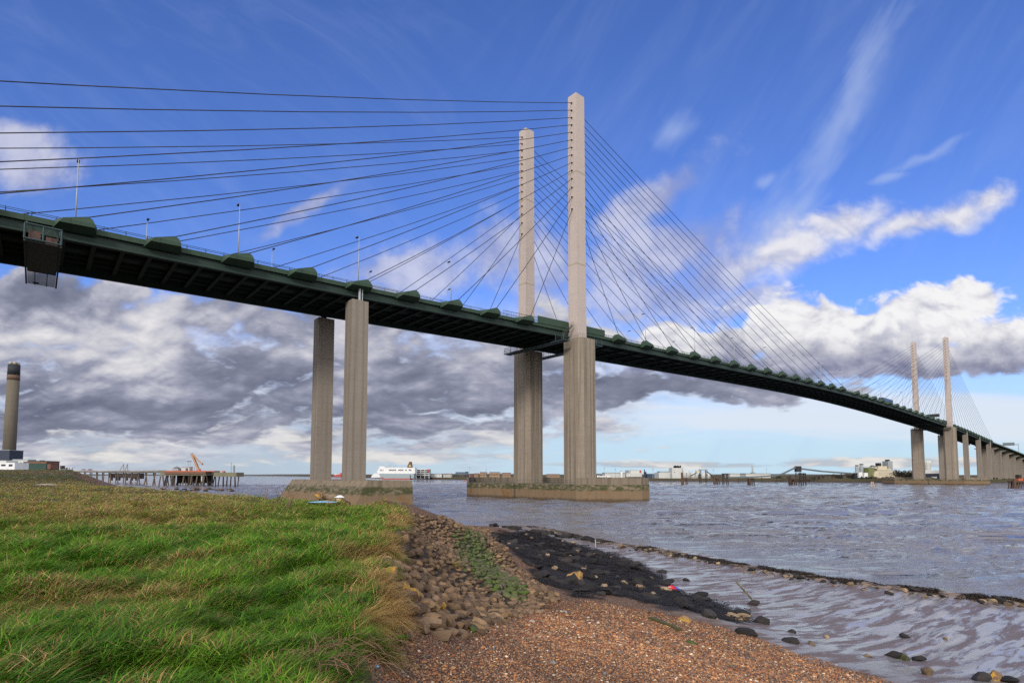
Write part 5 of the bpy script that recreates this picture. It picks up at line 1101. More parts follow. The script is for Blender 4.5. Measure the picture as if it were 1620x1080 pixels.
simple('workshop', 13.5, 43, 728, 741, 700, M_LGREY, 'light grey pitched workshop between the white building and green shed', 'building', [('roof', M_MGREY, 16, 41, 726, 728, (2, 12)), ('door', M_BRICK, 30.5, 33, 731, 735, (-.1, .3)), ('window', M_WIN, 36, 42, 730, 732, (-.1, .3)), ('low_wing', M_WH, 22, 36, 736, 741, (-5, 4.8))], 18, 7)
simple('green_shed', 42.7, 72.5, 731.5, 742, 690, M_DKGREEN, 'dark green shed with a brown upper band beside the jetty root', 'building', [('brown_band', M_BRICK, 42.5, 72.7, 729.6, 732.8, (-.3, 20)), ('roof', M_DKGREEN, 42.3, 73, 728.6, 729.6, (-.5, 21)), ('brick_end', M_BRICK, 71.5, 78, 733.5, 741.5, (1, 12)), ('vent', M_DKGREEN, 57, 61.5, 727.5, 728.6, (4, 4))], 20, 7)
g = thing('spoil_heap_hopper', 100, 760, 'dark hopper and low frame standing beyond the jetty root', 'hopper', 7)
boxpart(g, 'hopper', M_DBROWN, 94.5, 97.5, 736.3, 742, 760, 5); boxpart(g, 'ramp', M_DBROWN, 97.6, 102, 739.5, 742, 760, 5); boxpart(g, 'frame', M_LGREY, 102, 114, 738.8, 739.6, 760, 5)
for a in (103, 108, 113): boxpart(g, 'leg', M_MGREY, a, a + .7, 739.7, 743, 760, 1)
# the long jetty
jet = empty('jetty', (W(262, 750, 345).x, 345, 0), 'long timber jetty on paired piles running out from the left bank', 'jetty')
JL = [(40, 760, 743.4), (109, 640, 744.3), (150, 545, 744.4), (201, 440, 744.2), (257, 352, 744.0)]
J = [W(a, y, d) for a, d, y in JL]; o = jet.location; m = MB(); mr = MB()
for a, b_ in zip(J[:-1], J[1:]):
    d = (b_ - a); L = d.length; mid = (a + b_) / 2 - o
    m.box((mid.x, mid.y, mid.z - 0.55), (L * 0.999, 4.6, 0.9), math.atan2(d.y, d.x)); nrm = Vector((-d.y, d.x, 0)).normalized() * 2.2
    for dz in (0.25, 0.9): mr.tube(a - o + Vector((0, 0, dz)) - nrm, b_ - o + Vector((0, 0, dz)) - nrm, 0.14 if dz < 0.5 else 0.05, 4)
m.build('deck', C_('pale_jetty_deck', (0.20, 0.175, 0.14)), jet); mr.build('pipe_and_rail', M_LGREY, jet)
def lerpJ(f):
    k = f * (len(J) - 1); i = min(int(k), len(J) - 2); return J[i].lerp(J[i + 1], k - i)
for k in range(17):
    P = lerpJ(0.12 + 0.86 * k / 16); q = lerpJ(min(1, 0.13 + 0.86 * k / 16)) - P; nn = Vector((-q.y, q.x, 0)); nn = nn.normalized() if nn.length > 0 else Vector((1, 0, 0)); m = MB(); rk = 1.0 if k > 12 else 0
    for s_ in (-1, 1):
        m.tube(P - o + nn * 1.9 * s_ + Vector((0, 0, -1)), Vector((P.x - o.x, P.y - o.y, -3)) + nn * (1.9 + rk * 1.6) * s_, 0.42, 7)
    m.bb(P.x - o.x - 2.2, P.x - o.x + 2.2, P.y - o.y - 2.2, P.y - o.y + 2.2, P.z - 1.55, P.z - 1.01); m.build('pile_bent', M_TIMB, jet)
# jetty head and dolphin
D = 338; g = thing('jetty_platform', 290, D, 'broad jetty head on a thicket of timber piles with bright orange upper deck', 'jetty', 0)
x0, x1 = span(253.6, 326, D); gx = g.location.x; zt = zof(290, 745.6, D); zl = zof(290, 751.6, D)
MB().bb(x0 - gx, x1 - gx, 0, 16, zl, zt).build('deck', M_JCONC, g)
a, b_ = span(261, 340, D); MB().bb(a - gx, b_ - gx, -0.6, 6, zt + .003, zof(300, 744.2, D)).build('orange_walkway', M_ORANGE, g)
MB().bb(*[q - gx for q in span(261, 326, D)], -0.62, -0.3, zl + 0.9, zt).build('fender_beam', M_BRICK, g)
a, b_ = span(266, 324, D); MB().bb(a - gx, b_ - gx, 9, 9.6, 1.6, zl - .01).build('back_screen', M_DBROWN, g)
R = random.Random(9)
for i in range(44):
    x = x0 - gx + (x1 - x0) * R.random(); y = R.choice([0.6, 4, 8, 12, 15.4]); rk = R.choice([0, 0, 0, 1.8, -1.8]); MB().tube((x, y, zl), (x + rk, y + R.choice([0, 0, -1]), -3), 0.34, 7).build('pile', M_DBROWN if R.random() < 0.6 else M_TIMB, g)
for u in (255, 292, 304, 313, 324):
    x = W(u, 750, D).x - gx; MB().tube((x, -0.5, zl - 0.5), (x - 0.8, -1.2, -3), 0.4, 7).build('pile', M_TIMB, g)
m = MB(); m.bb(*[q - gx for q in span(319.5, 321, D)], -0.6, -0.3, 3, zl - .4); m.build('fender_post', M_LGREY, g)
m = MB()
for k in range(30): x = a - gx + k * 1.15; m.tube((x, -0.4, zt + 0.9), (x, -0.4, zt + 2.0), 0.05, 4)
m.tube((a - gx, -0.4, zt + 2.0), (b_ - gx + 5, -0.4, zt + 2.0), 0.05, 4); m.build('guard_rail', M_LGREY, g)
zd = zof(300, 744.2, D)
def on_head(name, label, cat, px): return empty(name, (W(px, 750, D).x, D + 6, zd - 0.05), label, cat)
h_ = on_head('control_hut', 'small pale hut with a blue door on the jetty head', 'hut', 286.5); m = MB().bb(-2.5, 2.5, -1.8, 1.8, 0, 2.1); m.build('walls', M_LGREY, h_); MB().bb(-2.7, 2.7, -2, 2, 2.103, 2.4).build('roof', M_MGREY, h_); MB().bb(0.2, 1.6, -1.86, -1.7, 0.1, 1.7).build('door', M_BLUED, h_)
h_ = on_head('control_hut', 'grey hut with a small mast left of the blue-doored hut', 'hut', 270); MB().bb(-1.9, 1.9, -1.6, 1.6, 0, 1.5).build('walls', M_MGREY, h_); MB().box((0, 0, 1.9), (3.4, 3, 0.8), 0, 0, (0.5, 0.5)).build('roof', M_DARK, h_); MB().tube((0, 0, 2.2), (0, 0, 3.3), 0.08, 5).build('mast', M_DARK, h_)
fl = None
for u, lb in ((280.3, 'leftmost of three slim lamp posts behind the jetty hut'), (283.8, 'middle of three slim lamp posts behind the jetty hut'), (291.3, 'rightmost and tallest of three lamp posts at the jetty hut')):
    if fl is None:
        fl = on_head('lamp_post', lb, 'lamp post', u); MB().tube((0, 0, 0), (0, 0, 5.8), 0.13, 6, .08).build('mast', M_MGREY, fl); MB().bb(-0.7, 0.7, -.25, .25, 5.8, 6.15).build('lamp_head', M_DARK, fl); c = fl
    else: c = dup(fl)
    c.location = (W(u, 750, D).x, D + 11, zd - 0.05); tag(c, lb, group='lamp posts on the jetty head')
h_ = on_head('jetty_crane', 'tan folding marine crane with raised boom on the jetty head', 'crane', 305.5)
L = lambda u, v: Vector((W(u, v, D).x - h_.location.x, 0, zof(u, v, D) - h_.location.z))
MB().lathe((0, 0, 0), [(1.3, 0), (1.1, 1.0), (0.9, 1.6)], 10).build('pedestal', M_ORANGE, h_)
m = MB()
for y in (-0.5, 0.5): m.tube(L(305.5, 742.5) + Vector((0, y, 0)), L(294.2, 716.5) + Vector((0, y, 0)), 0.62, 6, 0.48)
m.build('boom', C_('tan_crane_paint', (0.36, 0.21, 0.13)), h_); m = MB(); m.tube(L(294, 716.5), L(310.8, 733), 0.5, 6, 0.42); m.tube(L(310.8, 733), L(312, 733.3), 0.75, 6); m.build('jib', C_('tan_jib_paint', (0.36, 0.21, 0.13)), h_)
m = MB(); m.tube(L(304, 739) + Vector((0, .9, 0)), L(299, 728) + Vector((0, .9, 0)), 0.2, 6); m.build('ram', M_MGREY, h_)
D = 322; g = thing('mooring_dolphin', 356, D, 'square concrete mooring dolphin on raking piles at the jetty tip', 'dolphin', 0); gx = g.location.x; x0, x1 = span(338.2, 374, D); zt = zof(356, 746.9, D); zl = zof(356, 753.6, D)
MB().bb(x0 - gx, x1 - gx, 0, 9, zl, zt).build('cap', M_JCONC, g)
for i in range(17):
    f = i / 16; x = x0 - gx + (x1 - x0) * (0.04 + 0.92 * f); rk = (f - 0.5) * 2.2 if i % 2 else (0.5 - f) * 1.2; MB().tube((x, 1 + (i % 3) * 3, zl), (x + rk, 1 + (i % 3) * 3 - 0.4, -3), 0.33, 7).build('pile', M_TIMB if i % 3 else M_DBROWN, g)
MB().bb(*[q - gx for q in span(348, 351, D)], 2, 4, zt + .003, zof(350, 744.5, D)).build('orange_box', M_ORANGE, g)
m = MB(); x = W(361.3, 750, D).x - gx; m.tube((x, 3, zt), (x, 3, zof(361, 731, D)), .09, 5); m.build('mast', M_DARK, g); m = MB(); x = W(364.9, 750, D).x - gx
for dx in (-.25, .25): m.tube((x + dx, 4, zt), (x + dx, 4, zof(365, 735.6, D)), .12, 5)
for k in range(5): m.bb(x - .9, x + .3, 3.9, 4.1, zt + 1 + k * .75, zt + 1.15 + k * .75)
m.build('ladder_mast', M_DARK, g)
D = 520; g = thing('old_wharf_hulk', 195, D, 'dark decayed wharf structure standing behind the jetty piles', 'wharf', 0)
for a, b_ in ((171.6, 206), (206.5, 217)): boxpart(g, 'wharf_wall', M_DBROWN, a, b_, 748, 755.6 if a < 200 else 757, D, 10)
for a in (176, 183, 188, 200, 208, 214): boxpart(g, 'pile', M_DBROWN, a, a + 1.2, 755, 759.8, D, 1.5)
for (u0, u1, lb) in ((190, 195.6, 'left of two tiny tan derricks beyond the jetty'), (198, 201.8, 'right of two tiny tan derricks beyond the jetty')):
    D = 700; g = thing('derrick', u0, D, lb, 'derrick', 9, 'tiny derricks beyond the jetty'); q = lambda u, v: Vector((W(u, v, D).x - g.location.x, 0, zof(u, v, D) - 9)); MB().tube(q(u0, 743.5), q(u1, 733.5), .45, 5, .3).build('boom', M_TAN2, g); MB().tube(q(u1 + .3, 743.5), q(u1 + .1, 733.5), .3, 5).build('mast', M_TIMB, g)
for (u, lb) in ((131.4, 'dark pickup parked on the jetty deck'), (141.6, 'red van parked on the jetty deck')):
    D = 620; g = thing('parked_van', u, D, lb, 'van', 11.0); MB().bb(-2.3, 2.3, -1, 1, .5, 1.3).build('body', M_REDP if 'red' in lb else M_MGREY, g); MB().box((0.3, 0, 1.7), (2.8, 1.8, .78), 0, 0, (.8, .9)).build('cab', M_WIN, g)
    for x in (-1.4, 1.4): MB().tube((x, -1.05, .45), (x, -.8, .45), .42, 8).build('wheel', M_DARK, g)
# ------------------------------------------------------------------ the ferry and its berth
D = 900; g = thing('ferry', 630, D, 'white and grey ro-ro ferry with brown funnel moored on the far shore', 'ferry', 0); gx = g.location.x
fx = lambda u: W(u, 750, D).x - gx
fz_ = lambda v: zof(630, v, D)
def hullbox(name, mat, prof, y0, y1, n0=1.0): m = MB(); m.prism([(fx(u), y0, fz_(v)) for u, v in prof], [(fx(u), y1, fz_(v)) for u, v in prof]); return m.build(name, mat, g)
hullbox('hull', C_('grey_hull', (0.23, 0.28, 0.29)), [(601, 748.8), (604, 752.5), (610, 756.2), (656.5, 756.2), (656.5, 748.8)], -10, 10)
hullbox('boot_topping', C_('red_boot_topping', (0.30, 0.07, 0.05)), [(604.5, 755.2), (608, 758.2), (651, 758.2), (651, 756.21), (609.5, 756.21)], -10.2, 10.2)
hullbox('superstructure', M_WH, [(598.3, 746.2), (600.5, 748.79), (658, 748.79), (658, 739.6), (611.5, 739.6), (609.5, 737.3), (603.5, 737.3)], -9.8, 9.8)
for a, b_, v0, v1 in ((603.3, 604.6, 742.2, 744.6), (605.4, 606.6, 742.2, 744.6), (607.6, 608.8, 742.2, 744.6), (617.5, 629, 742.2, 744.4), (632, 640.5, 742.2, 744.4), (643, 646, 742.2, 744), (648.5, 653, 742, 744.4)):
    m = MB(); n_ = max(1, int((b_ - a) / 1.6)); 
    for k in range(n_): m.bb(fx(a + (b_ - a) * k / n_), fx(a + (b_ - a) * (k + .68) / n_), -9.95, -9.7, fz_(v1), fz_(v0))
    m.build('window', M_WIN, g)
hullbox('funnel', C_('brown_funnel', (0.13, 0.07, 0.02)), [(644.6, 739.59), (645.2, 736), (647.4, 731.6), (651, 731.6), (652.4, 739.59)], -4, 4)
hullbox('funnel_top', M_DARK, [(647.5, 731.59), (647.8, 730), (650.7, 730), (651, 731.59)], -3, 3)
hullbox('funnel_mark', M_CREAM, [(647.5, 737.6), (647.8, 735.4), (650, 735.4), (650.3, 737.6)], -4.1, -3.9)
m = MB()
for u in (612.5, 615.2, 618): m.tube((fx(u), 0, fz_(739.6)), (fx(u), 0, fz_(733.5 if u > 615 else 736)), .25, 5)
m.tube((fx(612), 0, fz_(736.6)), (fx(619), 0, fz_(736.6)), .3, 5); m.tube((fx(621.5), 0, fz_(737.2)), (fx(625.5), 0, fz_(737.2)), .5, 5); m.tube((fx(623.5), 0, fz_(739.6)), (fx(623.5), 0, fz_(737.2)), .3, 5); m.tube((fx(603.5), 0, fz_(736.2)), (fx(608.5), 0, fz_(736.2)), .3, 5); m.build('radar_mast', M_MGREY, g)
boxpart(g, 'stern_door', M_DARK, 650.3, 651.6, 751, 756.3, D, 1.0, -10.25)
D = 930; g = thing('car_deck_building', 669, D, 'white open multi-deck car park block right of the ferry stern', 'building')
for v in (741.8, 745.0, 748.0, 750.9): boxpart(g, 'floor', M_WH, 658.5, 679, v, v + .9, D, 22)
for u in np.linspace(658.5, 678.3, 4): boxpart(g, 'column', M_WH, u, u + .7, 742.71, 757, D - .6, 0.5)
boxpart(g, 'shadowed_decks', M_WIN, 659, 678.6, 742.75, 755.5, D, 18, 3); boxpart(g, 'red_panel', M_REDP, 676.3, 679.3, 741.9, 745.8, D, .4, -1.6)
D = 940; g = thing('white_tent', 594, D, 'white rounded storage tent left of the ferry bow', 'tent'); x0, x1 = span(587, 602.5, D); m = MB(); N_ = 10
zt_ = zof(594, 748.2, D) - LZ; m.prism([(x0 - g.location.x + (x1 - x0) * k / N_, 0, -.5 + (zt_ + .5) * math.sin(math.pi * k / N_) ** .6) for k in range(N_ + 1)], [(x0 - g.location.x + (x1 - x0) * k / N_, 14, -.5 + (zt_ + .5) * math.sin(math.pi * k / N_) ** .6) for k in range(N_ + 1)]); m.build('canopy', M_WH, g)
boxpart(g, 'base_wall', M_MGREY, 587.5, 602, 751.4, 753, D, 13, .5)
D = 1400; g = thing('red_lightvessel', 535, D, 'small red vessel with white upperworks between the two side-span piers', 'boat', 0); gx = g.location.x
m = MB(); q = lambda u, v: (W(u, v, D).x - gx, zof(535, v, D)); m.prism([(q(u, v)[0], -4, q(u, v)[1]) for u, v in ((527.5, 751.2), (529, 753.8), (540, 753.8), (541.5, 749))], [(q(u, v)[0], 4, q(u, v)[1]) for u, v in ((527.5, 751.2), (529, 753.8), (540, 753.8), (541.5, 749))]); m.build('hull', M_REDP, g)
boxpart(g, 'deckhouse', M_WH, 529.5, 537, 749.6, 751.2, D, 5, -2.5); boxpart(g, 'bow_house', M_REDP, 538.5, 541, 747.6, 749.3, D, 5, -2.5); boxpart(g, 'mast', M_MGREY, 533.6, 534.1, 746.5, 749.6, D, .6)
g = thing('mooring_buoy', 734, 640, 'small orange buoy floating left of the main caisson', 'buoy', 0); MB().lathe((0, 0, -.3), [(1.2, 0), (1.4, .6), (1.1, 1.2), (.4, 1.6)], 12).build('float', M_ORANGE, g)
D = 900; g = thing('gantry_crane', 731, D, 'dark blue portal crane on the far quay left of the back pier', 'crane')
boxpart(g, 'beam', M_BLUED, 720.5, 741, 746.4, 748.4, D, 3); boxpart(g, 'cab', M_BLUED, 736, 741, 745.6, 746.39, D, 3)
for a in (721, 723.5, 737.5, 739.8): boxpart(g, 'leg', M_BLUED, a, a + .8, 748.41, 753.6, D, 1.0)
rr = 0
for (a, b_, yt, mt, lb, rf) in [(749.5, 757, 749.2, M_TAN2, 'small tan house left of the church-like mast', 1), (759, 770, 747.4, M_TAN2, 'tan gabled building under the thin mast', 1), (774, 791, 746.6, M_TAN2, 'long tan warehouse near the back pier', 0), (794, 808, 748.3, M_TAN2, 'tan row of houses touching the back pier', 1), (682, 699, 749.6, M_WH, 'low white shed right of the car deck block', 0), (701, 714, 749.8, M_LGREY, 'low grey shed with pale roof on the far quay', 1), (742, 748, 750.2, M_BRICK, 'tiny brown house beside the portal crane', 1), (865, 886, 750.3, M_TAN2, 'tan terrace seen between the two river piers', 1)]:
    D = 960; g = thing('quay_building', (a + b_) / 2, D, lb, 'building'); boxpart(g, 'wall', mt, a, b_, yt, 755, D, 14)
    x0, x1 = span(a - .3, b_ + .3, D); zt_ = zof(750, yt, D) - LZ; hx = (x1 - x0) / 2; m = MB(); r_ = 1.2 if rf else .4
    m.prism([(-hx, -.5, zt_ + .003), (hx, -.5, zt_ + .003), (hx, 14.5, zt_ + .003), (-hx, 14.5, zt_ + .003)], [(-hx, 6, zt_ + r_), (hx, 6, zt_ + r_), (hx, 8, zt_ + r_), (-hx, 8, zt_ + r_)]); m.build('roof', M_BLUED if rf == 0 else M_BRICK, g)
    m = MB(); n_ = max(2, int((b_ - a) / 2.2)); w_ = 2 * hx / n_
    for k in range(n_): m.bb(-hx + w_ * (k + .3), -hx + w_ * (k + .7), -.12, .1, zt_ * .35, zt_ * .7)
    m.build('window_row', M_WIN, g)
for (u, v, D, lb) in [(743, 738.5, 930, 'thin lattice mast right of the portal crane'), (769, 741.3, 1000, 'dark spire-like mast above the tan building'), (956, 739.3, 800, 'lamp mast nearest the right river pier'), (973.5, 741.7, 800, 'second lamp mast right of the river pier'), (1033, 741.5, 760, 'lamp mast right of the small dark crane'), (1212.5, 741, 900, 'thin pylon mast right of the slim flare tower'), (1128.5, 742.5, 900, 'thin mast right of the loading portal')]:
    g = thing('mast', u, D, lb, 'mast'); h = zof(u, v, D) - LZ; MB().tube((0, 0, 0), (0, 0, h), .32, 5, .15).build('pole', M_MGREY, g); MB().bb(-.9, .9, -.3, .3, h - .5, h + .1).build('head', M_DARK, g)
# right bank: sheds, silos, loading jetties and the factory
D = 800
simple('long_shed', 957, 989, 747.9, 754, D, M_LGREY, 'long low pale shed behind the caisson parapet', 'building', [('roof', M_MGREY, 956.5, 989.5, 747.2, 747.89, (-.5, 26))])
simple('white_tower', 982, 985, 745, 754, 795, M_WH, 'small white tower standing in front of the long pale shed', 'tower', [('cap', M_MGREY, 981.7, 985.3, 744.4, 745, (-.3, 4))], 3.5)
simple('stepped_building', 994.5, 1014.5, 743.2, 754, 790, M_LGREY, 'pale stepped block with a red end panel behind the caisson', 'building', [('red_panel', M_REDP, 1011.8, 1014.7, 743.4, 747.5, (-.2, .5)), ('dark_end', M_MGREY, 994.3, 997.5, 743.6, 748, (-.2, .5)), ('lower_wing', M_LGREY, 989.5, 1014, 748.2, 754, (-6, 5.9)), ('rooftop', M_MGREY, 999, 1010, 742.5, 743.2, (3, 6))])
g = thing('grab_crane', 1020.5, 780, 'small dark grab crane standing above the quay wall', 'crane'); boxpart(g, 'tower', M_DARK, 1019.6, 1021.2, 746.5, 754, 780, 2); boxpart(g, 'cab', M_DARK, 1019, 1022.6, 746, 749, 780, 3, -.6); x = W(1020.3, 750, 780).x - g.location.x; MB().tube((x, 0, zof(1020, 746, 780) - LZ), (x - 1.2, -1, zof(1020, 742.2, 780) - LZ), .7, 5).build('arm', M_DARK, g)
simple('blue_shed', 1024, 1037, 749.3, 754, 800, M_BLUED, 'dark blue low shed right of the grab crane', 'building', [('roof', M_MGREY, 1023.7, 1037.3, 748.7, 749.3, (-.3, 12))], 12)
for i in range(9):
    u = 946 + i * 2.3; g = thing('parked_lorry', u, 770, 'white lorry in the parked row behind the caisson parapet', 'lorry', LZ + .3, 'white lorries parked on the far quay'); w_ = random.uniform(.8, 1.4)
    MB().bb(-w_, w_, -1, 1, .8, random.uniform(2.6, 3.6)).build('box_body', M_WH, g); MB().bb(w_ + .1, w_ + 1.0, -.9, .9, .6, 2.4).build('cab', M_MGREY, g); MB().bb(-w_, w_ + .9, -.9, .9, .1, .75).build('wheels', M_DARK, g)
D = 690
simple('grain_shed', 1042.4, 1064, 747.3, 757, D, M_LGREY, 'pale shed with grey roof left of the silo tower', 'building', [('roof', M_MGREY, 1046, 1063.3, 745, 747.3, (4, 16)), ('door', M_MGREY, 1060, 1063.2, 749, 755, (-.1, .3))], 22)
g = simple('silo_tower', 1063.3, 1080.2, 739.6, 757, 684, M_LGREY, 'tall pale silo tower with dark machinery on its roof', 'silo', [('window', M_WIN, 1066.5, 1068, 746, 747, (-.1, .3)), ('panel', M_MGREY, 1079, 1080.3, 739.7, 755, (-.05, 12))], 14)
m = MB(); R = random.Random(3)
for k in range(16): x = -3 + R.random() * 10 - 1; z = zof(1070, 739.6, 684) - LZ; m.bb(x, x + R.uniform(.3, 1.6), 2, 4, z + .003, z + R.uniform(1, 3.2))
m.build('roof_machinery', M_DARK, g)
for (u, r_, yt, lb) in ((1087, 5.2, 743.2, 'large pale domed silo beside the silo tower'), (1101, 4.6, 746.2, 'second pale dome under the left conveyor'), (1119, 5.6, 746.6, 'broad pale dome behind the loading portal')):
    g = thing('domed_silo', u, 690, lb, 'silo'); z = zof(u, yt, 690) - LZ; m = MB(); m.lathe((0, 8, 0), [(r_ * 1.15, -1.5), (r_ * 1.15, z * .62), (r_ * 1.02, z * .82), (r_ * .65, z * .96), (.5, z)], 18); m.build('shell', M_LGREY, g, True); MB().bb(-.8, .8, 8 - r_ * 1.15 - .4, 8 - r_ * 1.15 + .3, 1, z * .7).build('ladder_tower', M_MGREY, g)
D = 560; g = thing('loading_portal', 1113, D, 'rusty two-legged loading portal with conveyors sloping down both sides', 'portal', 0); gx = g.location.x; q = lambda u, v, y=0: Vector((W(u, v, D).x - gx, y, zof(u, v, D)))
for u in (1108.6, 1118.2):
    m = MB(); 
    for y in (0, 4): m.tube(q(u, 743.5, y), Vector((q(u, 750).x, y, -3)), .42, 6)
    m.tube(q(u, 752, 0), q(u, 750, 4), .2, 5); m.build('leg', M_DBROWN, g)
MB().bb(q(1107.5, 743).x, q(1119.3, 743).x, -.5, 4.5, zof(1113, 743.4, D), zof(1113, 741.9, D)).build('cross_beam', M_MGREY, g)
for nm, A_0, A_1 in (('conveyor', (1108, 745), (1094, 752)), ('conveyor', (1119, 745.5), (1129, 752))): m = MB(); m.tube(q(*A_0, 2), q(*A_1, 2), .5, 5); m.build(nm, M_DBROWN, g)
MB().bb(q(1102, 744).x, q(1107, 744).x, .5, 3.5, zof(1104, 747.5, D), zof(1104, 743.8, D)).build('transfer_house', M_CREAM, g)
def dolphin(u0, u1, yt, yb, D, lb, tall=None, mat=None):
    g_ = thing('mooring_dolphin', (u0 + u1) / 2, D, lb, 'dolphin', 0); x0, x1 = (a - g_.location.x for a in span(u0, u1, D)); zt_ = zof(u0, yt, D); mt = mat or M_RUST; n_ = max(2, int((x1 - x0) / 1.4))
    MB().bb(x0, x1, 0, 3.6, zt_ - .8, zt_).build('cap', mt, g_)
    for k in range(n_):
        x = x0 + .5 + (x1 - x0 - 1) * k / max(1, n_ - 1); m_ = MB(); m_.tube((x, .4, zt_ - .81), (x + (k - (n_ - 1) / 2) * .5, 0, -3), .4, 6); m_.tube((x, 3, zt_ - .81), (x, 3.8, -3), .36, 6); m_.build('pile', mt, g_)
    if tall is not None:
        xt = W(tall[0], 750, D).x - g_.location.x; MB().bb(xt - .7, xt + .7, -.9, -.01, -3, zof(tall[0], tall[1], D)).build('fender_pile', M_RUST, g_)
    return g_
dolphin(1080.5, 1088, 755.5, 765, 440, 'leftmost rusty dolphin of the far loading berth', (1078.6, 746.8))
dolphin(1134, 1139, 756, 765, 440, 'rusty dolphin with pale post right of the loading portal', (1129.5, 752.5))
dolphin(1144.5, 1152.5, 748.5, 765, 430, 'dark brown tall pile cluster left of the slim tower', None, M_DBROWN)
dolphin(1184.5, 1187.8, 756, 766, 425, 'rust-red dolphin under the slim flare tower')
dolphin(1189, 1193.8, 756, 766, 425, 'dark dolphin beside the rust-red one under the tower', None, M_DBROWN)
dolphin(1250, 1253.5, 757, 767, 415, 'tall rust-red dolphin below the conveyor head house', (1249.3, 752))
dolphin(1255.8, 1260.5, 757.8, 767, 415, 'short rusty dolphin right of the tall rust-red one')
dolphin(1266.5, 1275.3, 748, 766.5, 415, 'dark tall frame of piles under the conveyor', None, M_DBROWN)
g = thing('slim_tower', 1190.7, 880, 'slim flare tower on a wide conical collar', 'tower'); h = zof(1190, 736, 880) - LZ; hb = zof(1190, 747.5, 880) - LZ; MB().tube((0, 0, 0), (0, 0, h), 1.2, 10).build('shaft', M_MGREY, g, True); MB().lathe((0, 0, hb - 2.5), [(1.3, 0), (3.4, 2.4), (3.6, 3.0)], 12).build('collar', M_MGREY, g)
simple('tank_shed', 1180, 1219, 749.2, 756, 860, M_LGREY, 'long pale shed low behind the slim tower', 'building', [('roof', M_MGREY, 1179.6, 1219.4, 748.2, 749.2, (-.4, 22))], 22); simple('tank_shed', 1155, 1176, 749.2, 756, 900, M_LGREY, 'whitish low shed left of the slim tower', 'building', [('roof', M_MGREY, 1154.6, 1176.4, 748.4, 749.2, (-.4, 22))], 22)
D = 600; g = thing('conveyor', 1262, D, 'long inclined conveyor gallery rising to a dark head house', 'conveyor', 0); gx = g.location.x; q = lambda u, v, y=0: Vector((W(u, v, D).x - gx, y, zof(u, v, D)))
def gal(pts, r_, nm='gallery', mt=None):
    m_ = MB()
    for a_, c_ in zip(pts[:-1], pts[1:]):
        P0, P1 = q(*a_), q(*c_); m_.prism([P0 + Vector((0, y, z)) for y, z in ((-1.2, -r_), (1.2, -r_), (1.2, r_), (-1.2, r_))], [P1 + Vector((0, y, z)) for y, z in ((-1.2, -r_), (1.2, -r_), (1.2, r_), (-1.2, r_))])
    m_.build(nm, mt or C_('grey_gallery', (0.10, 0.115, 0.12)), g)
gal([(1150, 755), (1190, 754.2), (1226, 752), (1238, 749.2), (1259, 739)], .75); gal([(1267, 741), (1300, 745.2), (1345, 748.5), (1352, 749.5)], .8); gal([(1268, 755.2), (1310, 751.6), (1352, 750.2)], .7, 'lower_gallery', M_DBROWN)
MB().bb(q(1258.5, 740).x, q(1266.5, 740).x, -2, 2.5, zof(1262, 746, D), zof(1262, 737, D)).build('head_house', M_DARK, g)
m = MB()
for u in (1259.5, 1265.5): m.tube(q(u, 746.5, -1.5), Vector((q(u, 750).x, -1.5, -2)), .4, 5); m.tube(q(u, 746.5, 1.5), Vector((q(u, 750).x, 1.5, -2)), .4, 5)
m.build('tower_legs', M_DBROWN, g)
for k, u in enumerate((1276, 1281, 1288, 1295, 1302, 1309, 1316, 1323, 1168, 1205, 1228)):
    m = MB(); v = float(np.interp(u, [1150, 1190, 1226, 1238, 1260, 1275, 1310, 1352], [755, 754.2, 752.3, 749.5, 748, 755, 751.8, 750.4]))
    for s_ in (-1, 1): m.tube(q(u, v + 1, 0), Vector((q(u + s_ * 1.2, 750).x, s_ * .8, -3)), .25, 5)
    m.build('trestle', M_DBROWN, g)
MB().bb(q(1349, 750).x, q(1354, 750).x, -3, 3, 2.0, zof(1350, 747.8, D)).build('tail_house', M_DARK, g)
D = 339
for u, lb, du in ((1378.5, 'left of two pale slanting posts in the river by the far caisson', .4), (1383, 'right pale slanting post in the river by the far caisson', 2.2)): g = thing('slanting_post', u, D, lb, 'post', 0, 'two slanting posts near the far caisson'); MB().tube((0, 0, -2), (-du * .5, 0, zof(u, 761.3, D)), .5, 8, .4).build('pile', C_('pinkish_post', (0.40, 0.28, 0.22)), g); MB().tube((-du * .5, 0, zof(u, 761.3, D) - .02), (-du * .5, 0, zof(u, 761.3, D) + .15), .55, 8).build('cap', M_DBROWN, g)
D = 760; g = thing('cement_works', 1390, D, 'cream and olive factory with silos and a dark tower on the far right bank', 'factory')
for nm, mt, a, b_, yt, yb, dy, dp in [('main_hall', M_CREAM, 1383, 1416, 745, 756, 0, 25), ('upper_hall', M_CREAM, 1391.5, 1405.5, 736.8, 744.99, 2, 20), ('mid_hall', M_CREAM, 1389.5, 1411, 741, 744.98, 1, 22), ('olive_block', M_OLIVE, 1372.6, 1382, 739.3, 755, -2, 16), ('tower', M_MGREY, 1408.8, 1416, 728.8, 750, 4, 12), ('tower_top', M_DARK, 1409.5, 1412.5, 726.4, 728.79, 5, 6), ('roof_plant', M_DARK, 1396, 1399.6, 731.8, 736.79, 6, 8), ('low_block', M_WH, 1358, 1364, 746.5, 755, -1, 12), ('low_block', M_WH, 1365, 1371, 747.5, 755, -3, 10), ('annex', M_CREAM, 1379, 1386, 748, 755, -5, 4), ('bridge_gallery', M_LGREY, 1382.2, 1391, 738.8, 740.6, 3, 3)]: boxpart(g, nm, mt, a, b_, yt, yb, D, dp, dy)
for v in (743, 746.6, 749.6): boxpart(g, 'ledge', M_LGREY, 1390, 1411, v, v + .5, D, .6, -.7)
